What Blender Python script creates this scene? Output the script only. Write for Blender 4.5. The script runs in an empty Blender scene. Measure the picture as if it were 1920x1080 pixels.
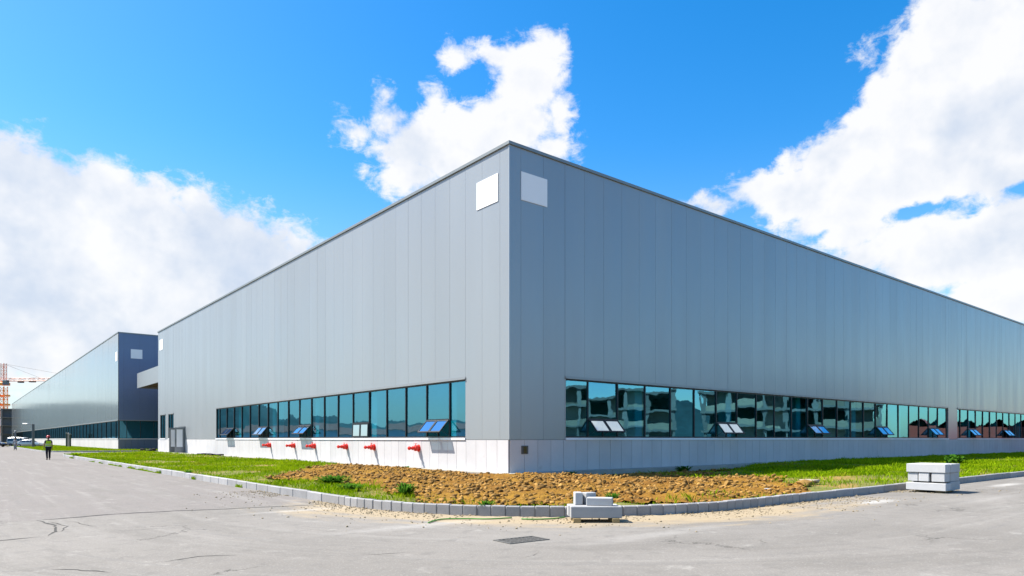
import bpy, math, random
import numpy as np
from mathutils import Vector, Matrix
random.seed(7)
RNG = np.random.default_rng(11)
R = math.radians
S = bpy.context.scene
COL = S.collection

# ------------------------------------------------------------------ camera
# metres; x runs along the shaded front of the hall, y along its sunlit side,
# the nearest corner of the hall stands at the origin
HEAD = 39.1
cam_d = bpy.data.cameras.new('camera')
cam = bpy.data.objects.new('camera', cam_d)
COL.objects.link(cam)
cam.location = (-18.71, -23.20, 1.6)
cam.rotation_euler = (R(90), 0, R(-HEAD))
cam_d.sensor_width = 36.0
cam_d.lens = 36.0 * 1273 / 1920
cam_d.shift_y = (823 - 540) / 1920
cam_d.clip_end = 8000
S.camera = cam

# ------------------------------------------------------------------ sun and sky
SUN = Vector((-.49, .545, 1.0)).normalized()
sd = bpy.data.lights.new('sun', 'SUN')
sd.energy = 5.0
sd.angle = R(.55)
sd.color = (1.0, .955, .88)
sun = bpy.data.objects.new('sun', sd)
COL.objects.link(sun)
sun.rotation_euler = SUN.to_track_quat('Z', 'Y').to_euler()
sun.location = SUN * 60

S.view_settings.view_transform = 'Standard'
S.view_settings.look = 'None'
S.view_settings.gamma = 1
S.view_settings.exposure = 1.12
S.cycles.max_bounces = 8
S.cycles.transparent_max_bounces = 12
S.cycles.caustics_reflective = False
S.cycles.caustics_refractive = False
S.cycles.sample_clamp_indirect = 4


class NT:
    """small node-tree writer"""
    def __init__(s, tree):
        s.t = tree
        s.n = tree.nodes
        s.l = tree.links

    def node(s, kind, **kw):
        n = s.n.new(kind)
        for k, v in kw.items():
            setattr(n, k, v)
        return n

    def put(s, sock, v):
        if isinstance(v, bpy.types.NodeSocket):
            s.l.new(v, sock)
        elif v is not None:
            if hasattr(sock.default_value, '__len__') and not hasattr(v, '__len__'):
                v = (v,) * len(sock.default_value)
            if hasattr(v, '__len__') and len(v) == 3 and len(sock.default_value) == 4:
                v = tuple(v) + (1,)
            sock.default_value = v

    def m(s, op, a, b=None, c=None, clamp=False):
        n = s.node('ShaderNodeMath', operation=op, use_clamp=clamp)
        for i, v in enumerate((a, b, c)):
            if v is not None:
                s.put(n.inputs[i], v)
        return n.outputs[0]

    def v(s, op, a, b=None):
        n = s.node('ShaderNodeVectorMath', operation=op)
        s.put(n.inputs[0], a)
        if b is not None:
            s.put(n.inputs[1], b)
        return n.outputs['Value'] if op in ('LENGTH', 'DOT_PRODUCT') else n.outputs[0]

    def xyz(s, x, y, z=0.0):
        n = s.node('ShaderNodeCombineXYZ')
        for i, q in enumerate((x, y, z)):
            s.put(n.inputs[i], q)
        return n.outputs[0]

    def sep(s, v):
        n = s.node('ShaderNodeSeparateXYZ')
        s.put(n.inputs[0], v)
        return n.outputs

    def noise(s, vec, scale, detail=4, rough=.55, dist=0, col=False):
        n = s.node('ShaderNodeTexNoise')
        s.put(n.inputs['Vector'], vec)
        n.inputs['Scale'].default_value = scale
        n.inputs['Detail'].default_value = detail
        n.inputs['Roughness'].default_value = rough
        n.inputs['Distortion'].default_value = dist
        return n.outputs['Color'] if col else n.outputs['Fac']

    def ramp(s, f, lo, hi, a=0.0, b=1.0, smooth=True):
        n = s.node('ShaderNodeMapRange', interpolation_type='SMOOTHSTEP' if smooth else 'LINEAR')
        for k, v in zip(('Value', 'From Min', 'From Max', 'To Min', 'To Max'), (f, lo, hi, a, b)):
            s.put(n.inputs[k], v)
        return n.outputs[0]

    def mix(s, f, a, b, blend='MIX'):
        n = s.node('ShaderNodeMix', data_type='RGBA', blend_type=blend)
        s.put(n.inputs[0], f)
        s.put(n.inputs[6], a)
        s.put(n.inputs[7], b)
        return n.outputs[2]

    def attr(s, name):
        return s.node('ShaderNodeAttribute', attribute_name=name).outputs['Fac']

    def pos(s):
        return s.node('ShaderNodeNewGeometry').outputs['Position']

    def bump(s, h, strength=.3, dist=.02):
        n = s.node('ShaderNodeBump')
        n.inputs['Strength'].default_value = strength
        n.inputs['Distance'].default_value = dist
        s.put(n.inputs['Height'], h)
        return n.outputs[0]


world = bpy.data.worlds.new('World')
S.world = world
world.use_nodes = True
W = NT(world.node_tree)
W.n.clear()
w_out = W.node('ShaderNodeOutputWorld')
sky = W.node('ShaderNodeTexSky', sky_type='NISHITA')
sky.sun_disc = False
sky.sun_elevation = math.asin(SUN.z)
sky.sun_rotation = math.atan2(SUN.x, SUN.y)
sky.altitude = 0
sky.air_density = 1.0
sky.dust_density = .6
sky.ozone_density = 2.2
SKY_SAT, SKY_STR = 1.46, .10
hs = W.node('ShaderNodeHueSaturation')
hs.inputs['Saturation'].default_value = SKY_SAT
hs.inputs['Hue'].default_value = .499
hs.inputs['Value'].default_value = 1.15
W.put(hs.inputs['Color'], sky.outputs[0])
bg_sky = W.node('ShaderNodeBackground')
W.put(bg_sky.inputs['Color'], hs.outputs[0])
bg_sky.inputs['Strength'].default_value = SKY_STR

dirv = W.v('NORMALIZE', W.node('ShaderNodeTexCoord').outputs['Generated'])
dx, dy, dz = W.sep(dirv)
az = W.m('MULTIPLY', W.m('ARCTAN2', dx, dy), 180 / math.pi)
el = W.m('MULTIPLY', W.m('ARCSINE', dz), 180 / math.pi)
warp = W.noise(dirv, 5.5, 5, .6, 0, True)
wx, wy, wz = W.sep(warp)
az2 = W.m('ADD', az, W.m('MULTIPLY', W.m('SUBTRACT', wx, .5), 4.5))
el2 = W.m('ADD', el, W.m('MULTIPLY', W.m('SUBTRACT', wy, .5), 3.5))
P = W.xyz(az2, el2)
# cumulus banks: azimuth, elevation, half width, half height (degrees)
CLOUDS = [(2.9, 14.3, 4.7, 5.63), (5.4, 14.8, 4.05, 4.73), (7.8, 18.3, 1.81, 2.77), (9.9, 15.5, 4.12, 3.83), (14.2, 15.6, 2.78, 3.22), (12.8, 13.6, 4.34, 4.19), (17.5, 14.8, 2.33, 1.95), (5.7, 9.8, 8.15, 5.47), (15.4, 12.3, 5.66, 2.75), (21.7, 14.5, 1.64, 0.8), (20.0, 14.1, 2.41, 1.4), (2.9, 18.4, 1.76, 1.64), (-2.0, 13.4, 4.09, 4.81), (40.2, 27.9, 3.82, 3.17), (41.8, 29.9, 2.02, 1.86), (42.8, 31.0, 0.81, 0.99), (37.7, 29.2, 2.7, 1.2), (34.6, 29.1, 1.7, 0.96), (38.6, 25.0, 4.95, 2.59), (42.9, 26.0, 1.57, 2.54), (31.9, 23.3, 4.87, 2.64), (28.4, 24.8, 1.96, 2.01), (28.5, 26.5, 1.04, 0.99), (32.2, 25.6, 1.69, 1.63), (26.1, 24.0, 1.71, 1.1), (30.6, 21.2, 3.52, 1.74), (42.2, 23.3, 2.47, 1.52), (35.5, 23.4, 4.03, 2.27), (25.1, 25.2, 0.68, 0.57), (73.4, 26.0, 4.6, 3.9), (76.1, 22.0, 4.3, 4.95), (70.9, 22.6, 4.87, 4.24), (68.9, 25.0, 2.03, 2.25), (67.2, 24.3, 1.23, 1.32), (67.2, 21.0, 3.85, 2.42), (64.3, 20.4, 2.95, 1.97), (61.7, 20.8, 1.73, 1.16), (69.3, 18.2, 6.73, 2.81), (61.3, 18.2, 4.24, 1.43), (56.1, 18.4, 2.26, 0.7), (74.1, 17.6, 3.63, 2.01), (65.8, 16.5, 5.03, 1.48), (66.5, 13.6, 1.95, 1.51), (71.2, 12.1, 4.19, 2.0), (75.0, 12.7, 2.96, 2.43), (74.7, 9.5, 4.17, 2.14), (66.3, 26.5, 0.64, 0.7), (79.7, 14.2, 3.9, 4.18)]
CLOUDS += [(8.2, 17.2, 2.4, 3.4), (3.0, 15.4, 5.5, 3.4), (13.2, 14.6, 4.2, 3.4), (36.9, 28.3, 1.4, 1.1), (7, 9.0, 19, 6.5), (16, 13.5, 8, 4.5), (34.5, 23.2, 5.5, 3.2), (74, 13.5, 8, 3.4), (70, 17.2, 4, 1.2), (61, 19.0, 5.5, 1.7), (56, 18.4, 2.6, 1.0), (66, 15.6, 3.2, 1.6), (-13, 37, 8.5, 14), (97, 36, 20, 10)]  # last two are out of view, added to whiten the open sashes
# unseen clouds added elsewhere round the sky to brighten reflections
CLOUDS += [(-60, 62, 40, 12), (-20, 72, 50, 9), (-150, 20, 20, 8), (-40, 30, 16, 9), (-75, 24, 14, 7), (-15, 16, 9, 7), (-38, 14, 12, 6), (172, 34, 14, 8)]
HOLES = [(75.0, 20.8, 1.48, 0.96), (69.8, 16.0, 2.8, .9), (73.4, 15.2, 3.0, 1.0), (76.2, 16.2, 1.6, .7), (63.8, 15.7, 1.67, 0.68)]


def blob(c):
    d = W.v('MULTIPLY', W.v('SUBTRACT', P, (c[0], c[1], 0)), (1 / c[2], 1 / c[3], 0))
    return W.m('MULTIPLY', W.m('SUBTRACT', 1.0, W.v('LENGTH', d)), min(1.6, math.sqrt(c[2] * c[3]) / 2.6))


F = None
for c in CLOUDS:
    b_ = blob(c)
    F = b_ if F is None else W.m('SMOOTH_MAX', F, b_, .12)
for c in HOLES:
    F = W.m('SUBTRACT', F, W.m('MULTIPLY', W.m('MAXIMUM', blob(c), 0.0), 1.6))
F = W.m('MINIMUM', W.m('ADD', F, .07), 1.1)
n1 = W.noise(dirv, 11, 11, .60, .15)
n2 = W.noise(W.v('ADD', dirv, (-.018, .012, .022)), 11, 7, .58, .15)
n3 = W.noise(dirv, 4.5, 5, .6)
n4 = W.noise(W.v('MULTIPLY', dirv, (1, 1, 1.7)), 34, 8, .68, .4)
cov = W.m('ADD', F, W.m('MULTIPLY', W.m('SUBTRACT', n1, .5), 2.3))
cov = W.m('ADD', cov, W.m('MULTIPLY', W.m('SUBTRACT', n4, .5), W.ramp(F, .1, .8, 1.3, .35)))
alpha = W.m('POWER', W.ramp(cov, -.08, .48), .85)
thick = W.ramp(cov, .35, 1.5)
lit = W.m('MULTIPLY', W.m('SUBTRACT', n1, n2), 1.6)
under = W.ramp(el, 3, 20, .14, .0)
shade = W.m('SUBTRACT', W.m('ADD', W.m('ADD', W.ramp(n3, .40, .64, 0.0, .80), under), W.m('MULTIPLY', W.m('SUBTRACT', thick, .5), .3)), lit, clamp=True)
ccol = W.mix(shade, (.93, .93, .94), (.60, .68, .81))
# pale air low over the horizon
side = W.ramp(W.m('COSINE', W.m('MULTIPLY', W.m('SUBTRACT', az, 8), math.pi / 180)), -.1, .95, .08, 1.0)
low = W.m('MULTIPLY', W.ramp(el, -4, 24, .80, 0.0), side)
veil = W.mix(low, (.50, .72, .95), (.62, .76, .92))
bg_c = W.node('ShaderNodeBackground')
W.put(bg_c.inputs['Color'], ccol)
bg_c.inputs['Strength'].default_value = .50
bg_v = W.node('ShaderNodeBackground')
W.put(bg_v.inputs['Color'], veil)
bg_v.inputs['Strength'].default_value = .44
mx0 = W.node('ShaderNodeMixShader')
W.put(mx0.inputs[0], low)
W.l.new(bg_sky.outputs[0], mx0.inputs[1])
W.l.new(bg_v.outputs[0], mx0.inputs[2])
mx1 = W.node('ShaderNodeMixShader')
W.put(mx1.inputs[0], W.m('MULTIPLY', alpha, .97))
W.l.new(mx0.outputs[0], mx1.inputs[1])
W.l.new(bg_c.outputs[0], mx1.inputs[2])
W.l.new(mx1.outputs[0], w_out.inputs[0])


# ------------------------------------------------------------------ helpers
def tag(o, label=None, cat=None, group=None, kind=None):
    if label: o['label'] = label
    if cat: o['category'] = cat
    if group: o['group'] = group
    if kind: o['kind'] = kind
    return o


def empty(name, loc, rz=0, **kw):
    o = bpy.data.objects.new(name, None)
    o.empty_display_size = .3
    COL.objects.link(o)
    o.location = loc
    o.rotation_euler = (0, 0, rz)
    return tag(o, **kw)


def link(name, me, mats, parent=None, smooth=False):
    o = bpy.data.objects.new(name, me)
    for m_ in (mats if isinstance(mats, (list, tuple)) else [mats]):
        me.materials.append(m_)
    COL.objects.link(o)
    if parent: o.parent = parent
    if smooth:
        me.polygons.foreach_set('use_smooth', [True] * len(me.polygons))
    return o


def copy_tree(o, parent=None):
    c = o.copy()
    COL.objects.link(c)
    c.parent = parent
    for ch in list(o.children):
        copy_tree(ch, c)
    return c


class MB:
    def __init__(s):
        s.v, s.f, s.mi, s.tn = [], [], [], []
        s.T = None

    def pt(s, p):
        p = Vector(p)
        s.v.append(tuple(s.T @ p if s.T else p))
        return len(s.v) - 1

    def face(s, idx, mi=0, tn=1.0):
        s.f.append(tuple(idx)); s.mi.append(mi); s.tn.append(tn)

    def poly(s, pts, mi=0, tn=1.0):
        s.face([s.pt(p) for p in pts], mi, tn)

    def box(s, a, b, mi=0, tn=1.0, jit=0):
        x0, y0, z0 = a; x1, y1, z1 = b
        if x0 > x1: x0, x1 = x1, x0
        if y0 > y1: y0, y1 = y1, y0
        if z0 > z1: z0, z1 = z1, z0
        c = [(x0, y0, z0), (x1, y0, z0), (x1, y1, z0), (x0, y1, z0), (x0, y0, z1), (x1, y0, z1), (x1, y1, z1), (x0, y1, z1)]
        if jit: c = [tuple(q + random.uniform(-jit, jit) for q in p) for p in c]
        i = [s.pt(p) for p in c]
        for q in ((0, 3, 2, 1), (4, 5, 6, 7), (0, 1, 5, 4), (1, 2, 6, 5), (2, 3, 7, 6), (3, 0, 4, 7)):
            s.face([i[k] for k in q], mi, tn)

    def bbox(s, a, b, bev, mi=0, tn=1.0):
        """box with chamfered edges"""
        lo = [min(p, q) for p, q in zip(a, b)]; hi = [max(p, q) for p, q in zip(a, b)]
        bev = min([bev] + [(h - l) * .45 for l, h in zip(lo, hi)])
        idx = {}
        for sx in (0, 1):
            for sy in (0, 1):
                for sz in (0, 1):
                    sg = (sx, sy, sz)
                    base = [hi[k] if sg[k] else lo[k] for k in range(3)]
                    for ax in range(3):
                        p = [base[k] if k == ax else base[k] + (-bev if sg[k] else bev) for k in range(3)]
                        idx[sg, ax] = s.pt(p)
        for ax in range(3):
            o1, o2 = [k for k in range(3) if k != ax]
            for sd_ in (0, 1):
                q = []
                for (a1, a2) in ((0, 0), (1, 0), (1, 1), (0, 1)):
                    sg = [0, 0, 0]; sg[ax] = sd_; sg[o1] = a1; sg[o2] = a2
                    q.append(idx[tuple(sg), ax])
                flip = (sd_ == 0) ^ (ax == 1)
                s.face(q[::-1] if flip else q, mi, tn)
        for ax in range(3):
            o1, o2 = [k for k in range(3) if k != ax]
            for a1 in (0, 1):
                for a2 in (0, 1):
                    sg0 = [0, 0, 0]; sg0[o1] = a1; sg0[o2] = a2
                    sg1 = list(sg0); sg1[ax] = 1
                    q = [idx[tuple(sg0), o1], idx[tuple(sg1), o1], idx[tuple(sg1), o2], idx[tuple(sg0), o2]]
                    flip = ((a1 + a2) % 2 == 1) ^ (ax == 1)
                    s.face(q if not flip else q[::-1], mi, tn)
        for sx in (0, 1):
            for sy in (0, 1):
                for sz in (0, 1):
                    q = [idx[(sx, sy, sz), k] for k in range(3)]
                    s.face(q if (sx + sy + sz) % 2 == 1 else q[::-1], mi, tn)

    def tube(s, pts, r, n=8, mi=0, tn=1.0, caps=True):
        pts = [Vector(p) for p in pts]
        rs = r if isinstance(r, (list, tuple)) else [r] * len(pts)
        rings = []
        for k, p in enumerate(pts):
            d = (pts[min(k + 1, len(pts) - 1)] - pts[max(k - 1, 0)]).normalized()
            u = d.cross(Vector((0, 0, 1)))
            if u.length < 1e-3: u = d.cross(Vector((1, 0, 0)))
            u.normalize(); w = d.cross(u)
            rings.append([s.pt(p + rs[k] * (math.cos(a) * u + math.sin(a) * w)) for a in [2 * math.pi * j / n for j in range(n)]])
        for a, b in zip(rings, rings[1:]):
            for j in range(n):
                s.face((a[j], b[j], b[(j + 1) % n], a[(j + 1) % n]), mi, tn)
        if caps:
            s.face(rings[0], mi, tn); s.face(rings[-1][::-1], mi, tn)

    def build(s, name, mats, parent=None, smooth=False):
        me = bpy.data.meshes.new(name)
        me.from_pydata(s.v, [], s.f)
        me.polygons.foreach_set('material_index', s.mi)
        a = me.attributes.new('tone', 'FLOAT', 'FACE')
        a.data.foreach_set('value', s.tn)
        me.update()
        return link(name, me, mats, parent, smooth)


def mesh_np(name, V, Fc, mats, parent=None, smooth=False, attrs=None):
    """big mesh from arrays: V (n,3), Fc (m,k)"""
    me = bpy.data.meshes.new(name)
    V = np.asarray(V, np.float32); Fc = np.asarray(Fc, np.int32)
    m_, k = Fc.shape
    me.vertices.add(len(V)); me.vertices.foreach_set('co', V.ravel())
    me.loops.add(m_ * k); me.loops.foreach_set('vertex_index', Fc.ravel())
    me.polygons.add(m_)
    me.polygons.foreach_set('loop_start', np.arange(0, m_ * k, k, dtype=np.int32))
    me.update(calc_edges=True)
    attrs = dict(attrs or {})
    attrs.setdefault('tone', np.ones(len(V)))
    for nm, vals in attrs.items():
        a = me.attributes.new(nm, 'FLOAT', 'POINT')
        a.data.foreach_set('value', np.asarray(vals, np.float32))
    me.validate()
    return link(name, me, mats, parent, smooth)


def vnoise(x, y, seed=0):
    xi = np.floor(x).astype(np.int64); yi = np.floor(y).astype(np.int64)
    fx = x - xi; fy = y - yi
    fx = fx * fx * (3 - 2 * fx); fy = fy * fy * (3 - 2 * fy)

    def h(a, b):
        n = (a * 374761393 + b * 668265263 + seed * 1274126177) & 0x7fffffff
        n = ((n ^ (n >> 13)) * 1274126177) & 0x7fffffff
        return ((n ^ (n >> 16)) & 0xffff) / 65535.0
    return (h(xi, yi) * (1 - fx) + h(xi + 1, yi) * fx) * (1 - fy) + (h(xi, yi + 1) * (1 - fx) + h(xi + 1, yi + 1) * fx) * fy


def fbm(x, y, sc, oc=4, seed=0):
    t = 0; a = 1; tot = 0
    for k in range(oc):
        t = t + a * vnoise(x * sc, y * sc, seed + k * 17); tot += a
        a *= .5; sc *= 2.03
    return t / tot


# ------------------------------------------------------------------ materials
ALB = .60  # all paint and stone a step darker than they print


def alb(c, k=None):
    return tuple(q * (ALB if k is None else k) for q in c)


def mat(name, base, rough=.6, metal=0.0, spec=.5, var=.15, scale=1.5, fine=0.0, fscale=40, bump=0.0, bscale=60,
        tone=True, stretch=None, coat=0.0, dirt=None, k=None):
    base = alb(base, k)
    m_ = bpy.data.materials.new(name); m_.use_nodes = True
    T = NT(m_.node_tree)
    b = m_.node_tree.nodes['Principled BSDF']
    p = T.pos()
    pv = T.v('MULTIPLY', p, stretch) if stretch else p
    f = T.ramp(T.noise(pv, scale, 5, .6), .25, .75, 1 - var, 1 + var, False)
    if fine:
        f = T.m('MULTIPLY', f, T.ramp(T.noise(p, fscale, 3, .6), .25, .75, 1 - fine, 1 + fine, False))
    if tone:
        f = T.m('MULTIPLY', f, T.attr('tone'))
    c = T.mix(1.0, base, T.xyz(f, f, f), 'MULTIPLY')
    if dirt:
        dcol, lo, hi, dsc = dirt; dcol = alb(dcol, k)
        c = T.mix(T.ramp(T.noise(p, dsc, 6, .65), lo, hi), c, dcol)
    T.put(b.inputs['Base Color'], c)
    b.inputs['Metallic'].default_value = metal
    b.inputs['Specular IOR Level'].default_value = spec
    b.inputs['Coat Weight'].default_value = coat
    b.inputs['Coat Roughness'].default_value = .06
    T.put(b.inputs['Roughness'], T.ramp(T.noise(pv, scale * 2.3, 3), .3, .7, rough * .88, min(1, rough * 1.12), False))
    if bump:
        T.put(b.inputs['Normal'], T.bump(T.noise(p, bscale, 4, .6), bump, .02))
    return m_


M = {}
M['panel'] = mat('silver cladding', (.515, .55, .572), .32, .34, .5, .035, .35, tone=True, stretch=(1, 1, .12))
M['panel_far'] = mat('silver cladding far', (.47, .52, .55), .13, .55, .5, .03, .3, tone=True, stretch=(1, 1, .12))
M['panel_shade'] = mat('shade blue cladding', (.20, .275, .45), .38, .25, .5, .03, .3, tone=True, stretch=(1, 1, .12))  # silver cladding with shade and mirrored sky blue put into its colour
M['trim'] = mat('pale flashing', (.46, .48, .49), .35, .3, .5, .05)
M['coping'] = mat('grey coping', (.36, .39, .39), .4, .3, .5, .05)
M['gap'] = mat('dark joint', (.05, .055, .06), .8, tone=False, k=1)
M['seam'] = mat('cladding joint', (.40, .43, .45), .6, .2, tone=False)
M['stone'] = mat('white plinth stone', (.69, .67, .67), .62, 0, .4, .06, .8, .05, 25, .08, 50, dirt=((.42, .36, .28), .66, .9, .9), k=.74)
M['plinth_shade'] = mat('shade blue plinth', (.24, .30, .42), .5, 0, .5, .06, .8)  # white plinth with the blue shade of the end wall in its colour
M['plate'] = mat('white plate', (.84, .84, .86), .45, 0, .5, .02, k=.95)
M['frame'] = mat('dark window frame', (.018, .022, .026), .4, .3, .5, .1, tone=False, k=1)
M['alu'] = mat('grey aluminium', (.30, .33, .36), .35, .6, .5, .08, tone=False)
M['concrete'] = mat('pale concrete', (.55, .52, .46), .85, 0, .3, .14, 1.2, .1, 30, .2, 40, dirt=((.38, .29, .17), .6, .85, 1.6))
M['kerb'] = mat('kerb stone', (.47, .46, .46), .85, 0, .3, .12, 3, .14, 60, .25, 70, dirt=((.36, .30, .22), .62, .85, 3))
M['block'] = mat('grey granite', (.62, .62, .62), .8, 0, .35, .07, 4, .10, 90, .15, 90)
M['wood'] = mat('raw timber', (.50, .36, .17), .8, 0, .3, .2, 6, .2, 50)
M['red'] = mat('red paint', (.72, .025, .012), .38, 0, .5, .1, 8, k=1)
M['interior'] = mat('interior white', (.55, .56, .55), .8, 0, .3, .08, k=1)
M['colwhite'] = mat('white column paint', (.82, .83, .82), .7, 0, .3, .04, k=1)
M['floor_in'] = mat('interior floor', (.22, .23, .22), .5, 0, .4, .1, k=1)
M['darkbrown'] = mat('brown soffit', (.16, .12, .08), .7, 0, .3, .1)
M['iron'] = mat('cast iron', (.115, .11, .10), .7, .3, .4, .3, 12, k=1)
M['hose'] = mat('green hose', (.09, .36, .03), .5, 0, .5, .1)
M['orange'] = mat('orange paint', (.95, .30, .03), .5, 0, .5, .15, 1, k=1)
M['paleorange'] = mat('faded red white paint', (.80, .40, .27), .55, 0, .5, .25, .6, k=1)
M['skin'] = mat('skin', (.34, .18, .11), .6, 0, .4, .08, 8, tone=False)
M['hair'] = mat('black hair', (.012, .01, .009), .6, 0, .4, .1, 30, tone=False)
M['vest'] = mat('yellow green vest', (.62, .95, .02), .75, 0, .3, .1, 9, tone=False)
M['tee'] = mat('dark grey shirt', (.10, .09, .09), .9, 0, .2, .15, 9, tone=False)
M['navy'] = mat('black trousers', (.014, .015, .022), .9, 0, .2, .2, 9, tone=False, k=1)
M['shoe'] = mat('dark shoes', (.012, .011, .010), .6, 0, .4, .1, tone=False)
M['helmet'] = mat('red helmet', (.62, .02, .02), .35, 0, .5, .05, tone=False)
M['whiteshirt'] = mat('pale shirt', (.62, .60, .62), .9, 0, .2, .12, 9, tone=False)
M['greytrouser'] = mat('pale grey trousers', (.48, .47, .48), .9, 0, .2, .12, 9, tone=False)
M['reflect'] = mat('silver tape', (.72, .74, .70), .4, 0, .5, .05, tone=False)
M['carsilver'] = mat('silver car paint', (.56, .60, .64), .3, .5, .5, .03, coat=.6)
M['carwhite'] = mat('pale grey van paint', (.60, .64, .66), .3, .2, .5, .03, coat=.6)
M['cardark'] = mat('dark car paint', (.03, .02, .03), .3, .2, .5, .03, coat=.6)
M['carglass'] = mat('dark car glass', (.012, .02, .03), .06, 0, .8, .05, k=1)
M['tyre'] = mat('tyre rubber', (.014, .014, .014), .85, 0, .3, .1)
M['rim'] = mat('wheel rim', (.42, .43, .45), .3, .7, .5, .1)
M['lampglass'] = mat('clear lamp glass', (.72, .74, .76), .12, 0, .7, .05)
M['taillight'] = mat('red tail lamp', (.45, .02, .02), .2, 0, .6, .05)
M['post'] = mat('dark grey post', (.17, .20, .23), .5, .4, .5, .1)
M['greenpost'] = mat('dark green post', (.05, .09, .075), .6, 0, .4, .1)
M['whitepipe'] = mat('white pipe', (.7, .7, .68), .5, 0, .4, .05)
M['rcon'] = mat('raw concrete', (.30, .29, .27), .9, 0, .3, .2, .25, .12, 3)
M['dark'] = mat('dark opening', (.02, .02, .022), .9, tone=False, k=1)
M['scaff'] = mat('blue grey sheet', (.22, .27, .33), .7, .1, .4, .2, .5)
M['redhoard'] = mat('red sheet', (.48, .075, .05), .6, 0, .4, .1, .3, k=1)
M['bluehoard'] = mat('blue sheet', (.03, .15, .50), .6, 0, .4, .1, .3, k=1)
M['rooftile'] = mat('red roof', (.42, .10, .07), .8, 0, .3, .15, 1)
M['hill'] = mat('wooded hill', (.030, .058, .062), .95, 0, .2, .35, .02, .3, .2, tone=False, k=1)
M['debris'] = mat('dark debris', (.03, .028, .025), .8, 0, .3, .5, 5)
M['stonepale'] = mat('pale stone', (.50, .42, .32), .85, 0, .3, .15, 5, .1, 40, .3, 30)
M['stonebrown'] = mat('brown clod', (.40, .23, .06), .95, 0, .2, .2, 5, .15, 40, .4, 30)
M['brass'] = mat('brown metal', (.16, .11, .03), .5, .5, .5, .2, 8)


def glass_mat(name, refl_tint, trans, base_r, wob=.02, edge=.75):
    m_ = bpy.data.materials.new(name); m_.use_nodes = True
    T = NT(m_.node_tree); T.n.clear()
    out = T.node('ShaderNodeOutputMaterial')
    p = T.pos()
    nrm = T.bump(T.m('ADD', T.noise(p, .55, 1, .4), T.m('MULTIPLY', T.noise(p, 1.6, 1, .4), .22)), 1.0, wob)
    gl = T.node('ShaderNodeBsdfGlossy')
    T.put(gl.inputs['Color'], refl_tint); gl.inputs['Roughness'].default_value = .012
    T.put(gl.inputs['Normal'], nrm)
    tr = T.node('ShaderNodeBsdfTransparent'); T.put(tr.inputs['Color'], trans)
    lw = T.node('ShaderNodeLayerWeight'); lw.inputs['Blend'].default_value = .5
    f = T.m('POWER', lw.outputs['Facing'], 3.0)
    f = T.m('MULTIPLY_ADD', f, edge - base_r, base_r)
    mx = T.node('ShaderNodeMixShader'); T.put(mx.inputs[0], f)
    T.l.new(tr.outputs[0], mx.inputs[1]); T.l.new(gl.outputs[0], mx.inputs[2])
    T.l.new(mx.outputs[0], out.inputs[0])
    return m_


M['glass'] = glass_mat('teal coated glass', (.22, .63, .84), (.08, .68, .80), .40, .0055, .82)
M['darkglass'] = glass_mat('dark coated glass', (.22, .50, .66), (.02, .14, .18), .34, .006, .6)
M['sashglass'] = glass_mat('sash glass', (.80, .93, 1.0), (.34, .54, .60), .70, .004, .92)


# ------------------------------------------------------------------ kerb line and verge shape
KX, KY, KR = -11.5, -14.4, 6.5


def inside(x, y):
    """distance inside the outer kerb face of the main verge (negative on the road)"""
    d = np.minimum(x - KX, y - KY)
    cx, cy = KX + KR, KY + KR
    c = (x < cx) & (y < cy)
    return np.where(c, KR - np.hypot(x - cx, y - cy), d)


def pip(x, y, poly):
    r = np.zeros(x.shape, bool)
    n = len(poly)
    for i in range(n):
        x0, y0 = poly[i]; x1, y1 = poly[(i + 1) % n]
        c = (y0 > y) != (y1 > y)
        with np.errstate(divide='ignore', invalid='ignore'):
            r ^= c & (x < (x1 - x0) * (y - y0) / (y1 - y0 + 1e-12) + x0)
    return r


SOIL = [(-10.8, .9), (-8, 4.5), (-5, 8.5), (-2.6, 12.5), (-.5, 15), (0.5, 15), (.5, -.5), (17, -.5), (16.2, -1.4), (10.5, -3.6), (6.5, -6.6),
        (3.6, -9.6), (1.2, -12.0), (.6, -13.0), (-.2, -14.3), (-5.5, -14.3), (-9.2, -12.9), (-10.8, -9.7), (-9.6, -6.5), (-9.2, -3.6), (-9.7, -1.4)]


def soilness(x, y):
    wx_ = (fbm(x, y, .55, 3, 5) - .5) * 2.2; wy_ = (fbm(x, y, .55, 3, 9) - .5) * 2.2
    return pip(x + wx_, y + wy_, SOIL)


def sst(v, a, b):
    q = np.clip((v - a) / (b - a), 0, 1)
    return q * q * (3 - 2 * q)


def trench(x, y):
    """hollow left along the shaded wall"""
    return .24 * sst(x, -1.5, 4.0) * sst(-x, -19, -13.5) * sst(y, -11.5, -5.0) * (y < 0)


def verge_z(x, y):
    d = inside(x, y)
    dw = np.minimum(np.where(y < 0, -y, 99), 99)
    dw = np.where(x < 0, np.where(y < 0, np.hypot(x, y), -x), dw)
    t = np.clip(d / 1.5, 0, 1); u = np.clip((dw - .5) / 2.2, 0, 1)
    z = .165 + .02 * t * t * (3 - 2 * t)
    z = -.015 + (z + .015) * u * u * (3 - 2 * u)
    return z + (fbm(x, y, .5, 3, 2) - .5) * .08 * t * u - trench(x, y)


def verge_end(x, y):
    """true short of the far end of the verge beside the sunlit wall"""
    return y < 50.5 + (x - KX) * 1.5


# ---- road sheet
def axis(segs):
    out = []
    for a, b, st in segs:
        out.append(np.arange(a, b, st))
    out.append(np.array([segs[-1][1]]))
    return np.concatenate(out)


def grid(xs, ys):
    X, Y = np.meshgrid(xs, ys)
    n, m_ = X.shape
    i = np.arange(n * m_).reshape(n, m_)
    Fq = np.stack([i[:-1, :-1], i[:-1, 1:], i[1:, 1:], i[1:, :-1]], -1).reshape(-1, 4)
    return X.ravel(), Y.ravel(), Fq


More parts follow.
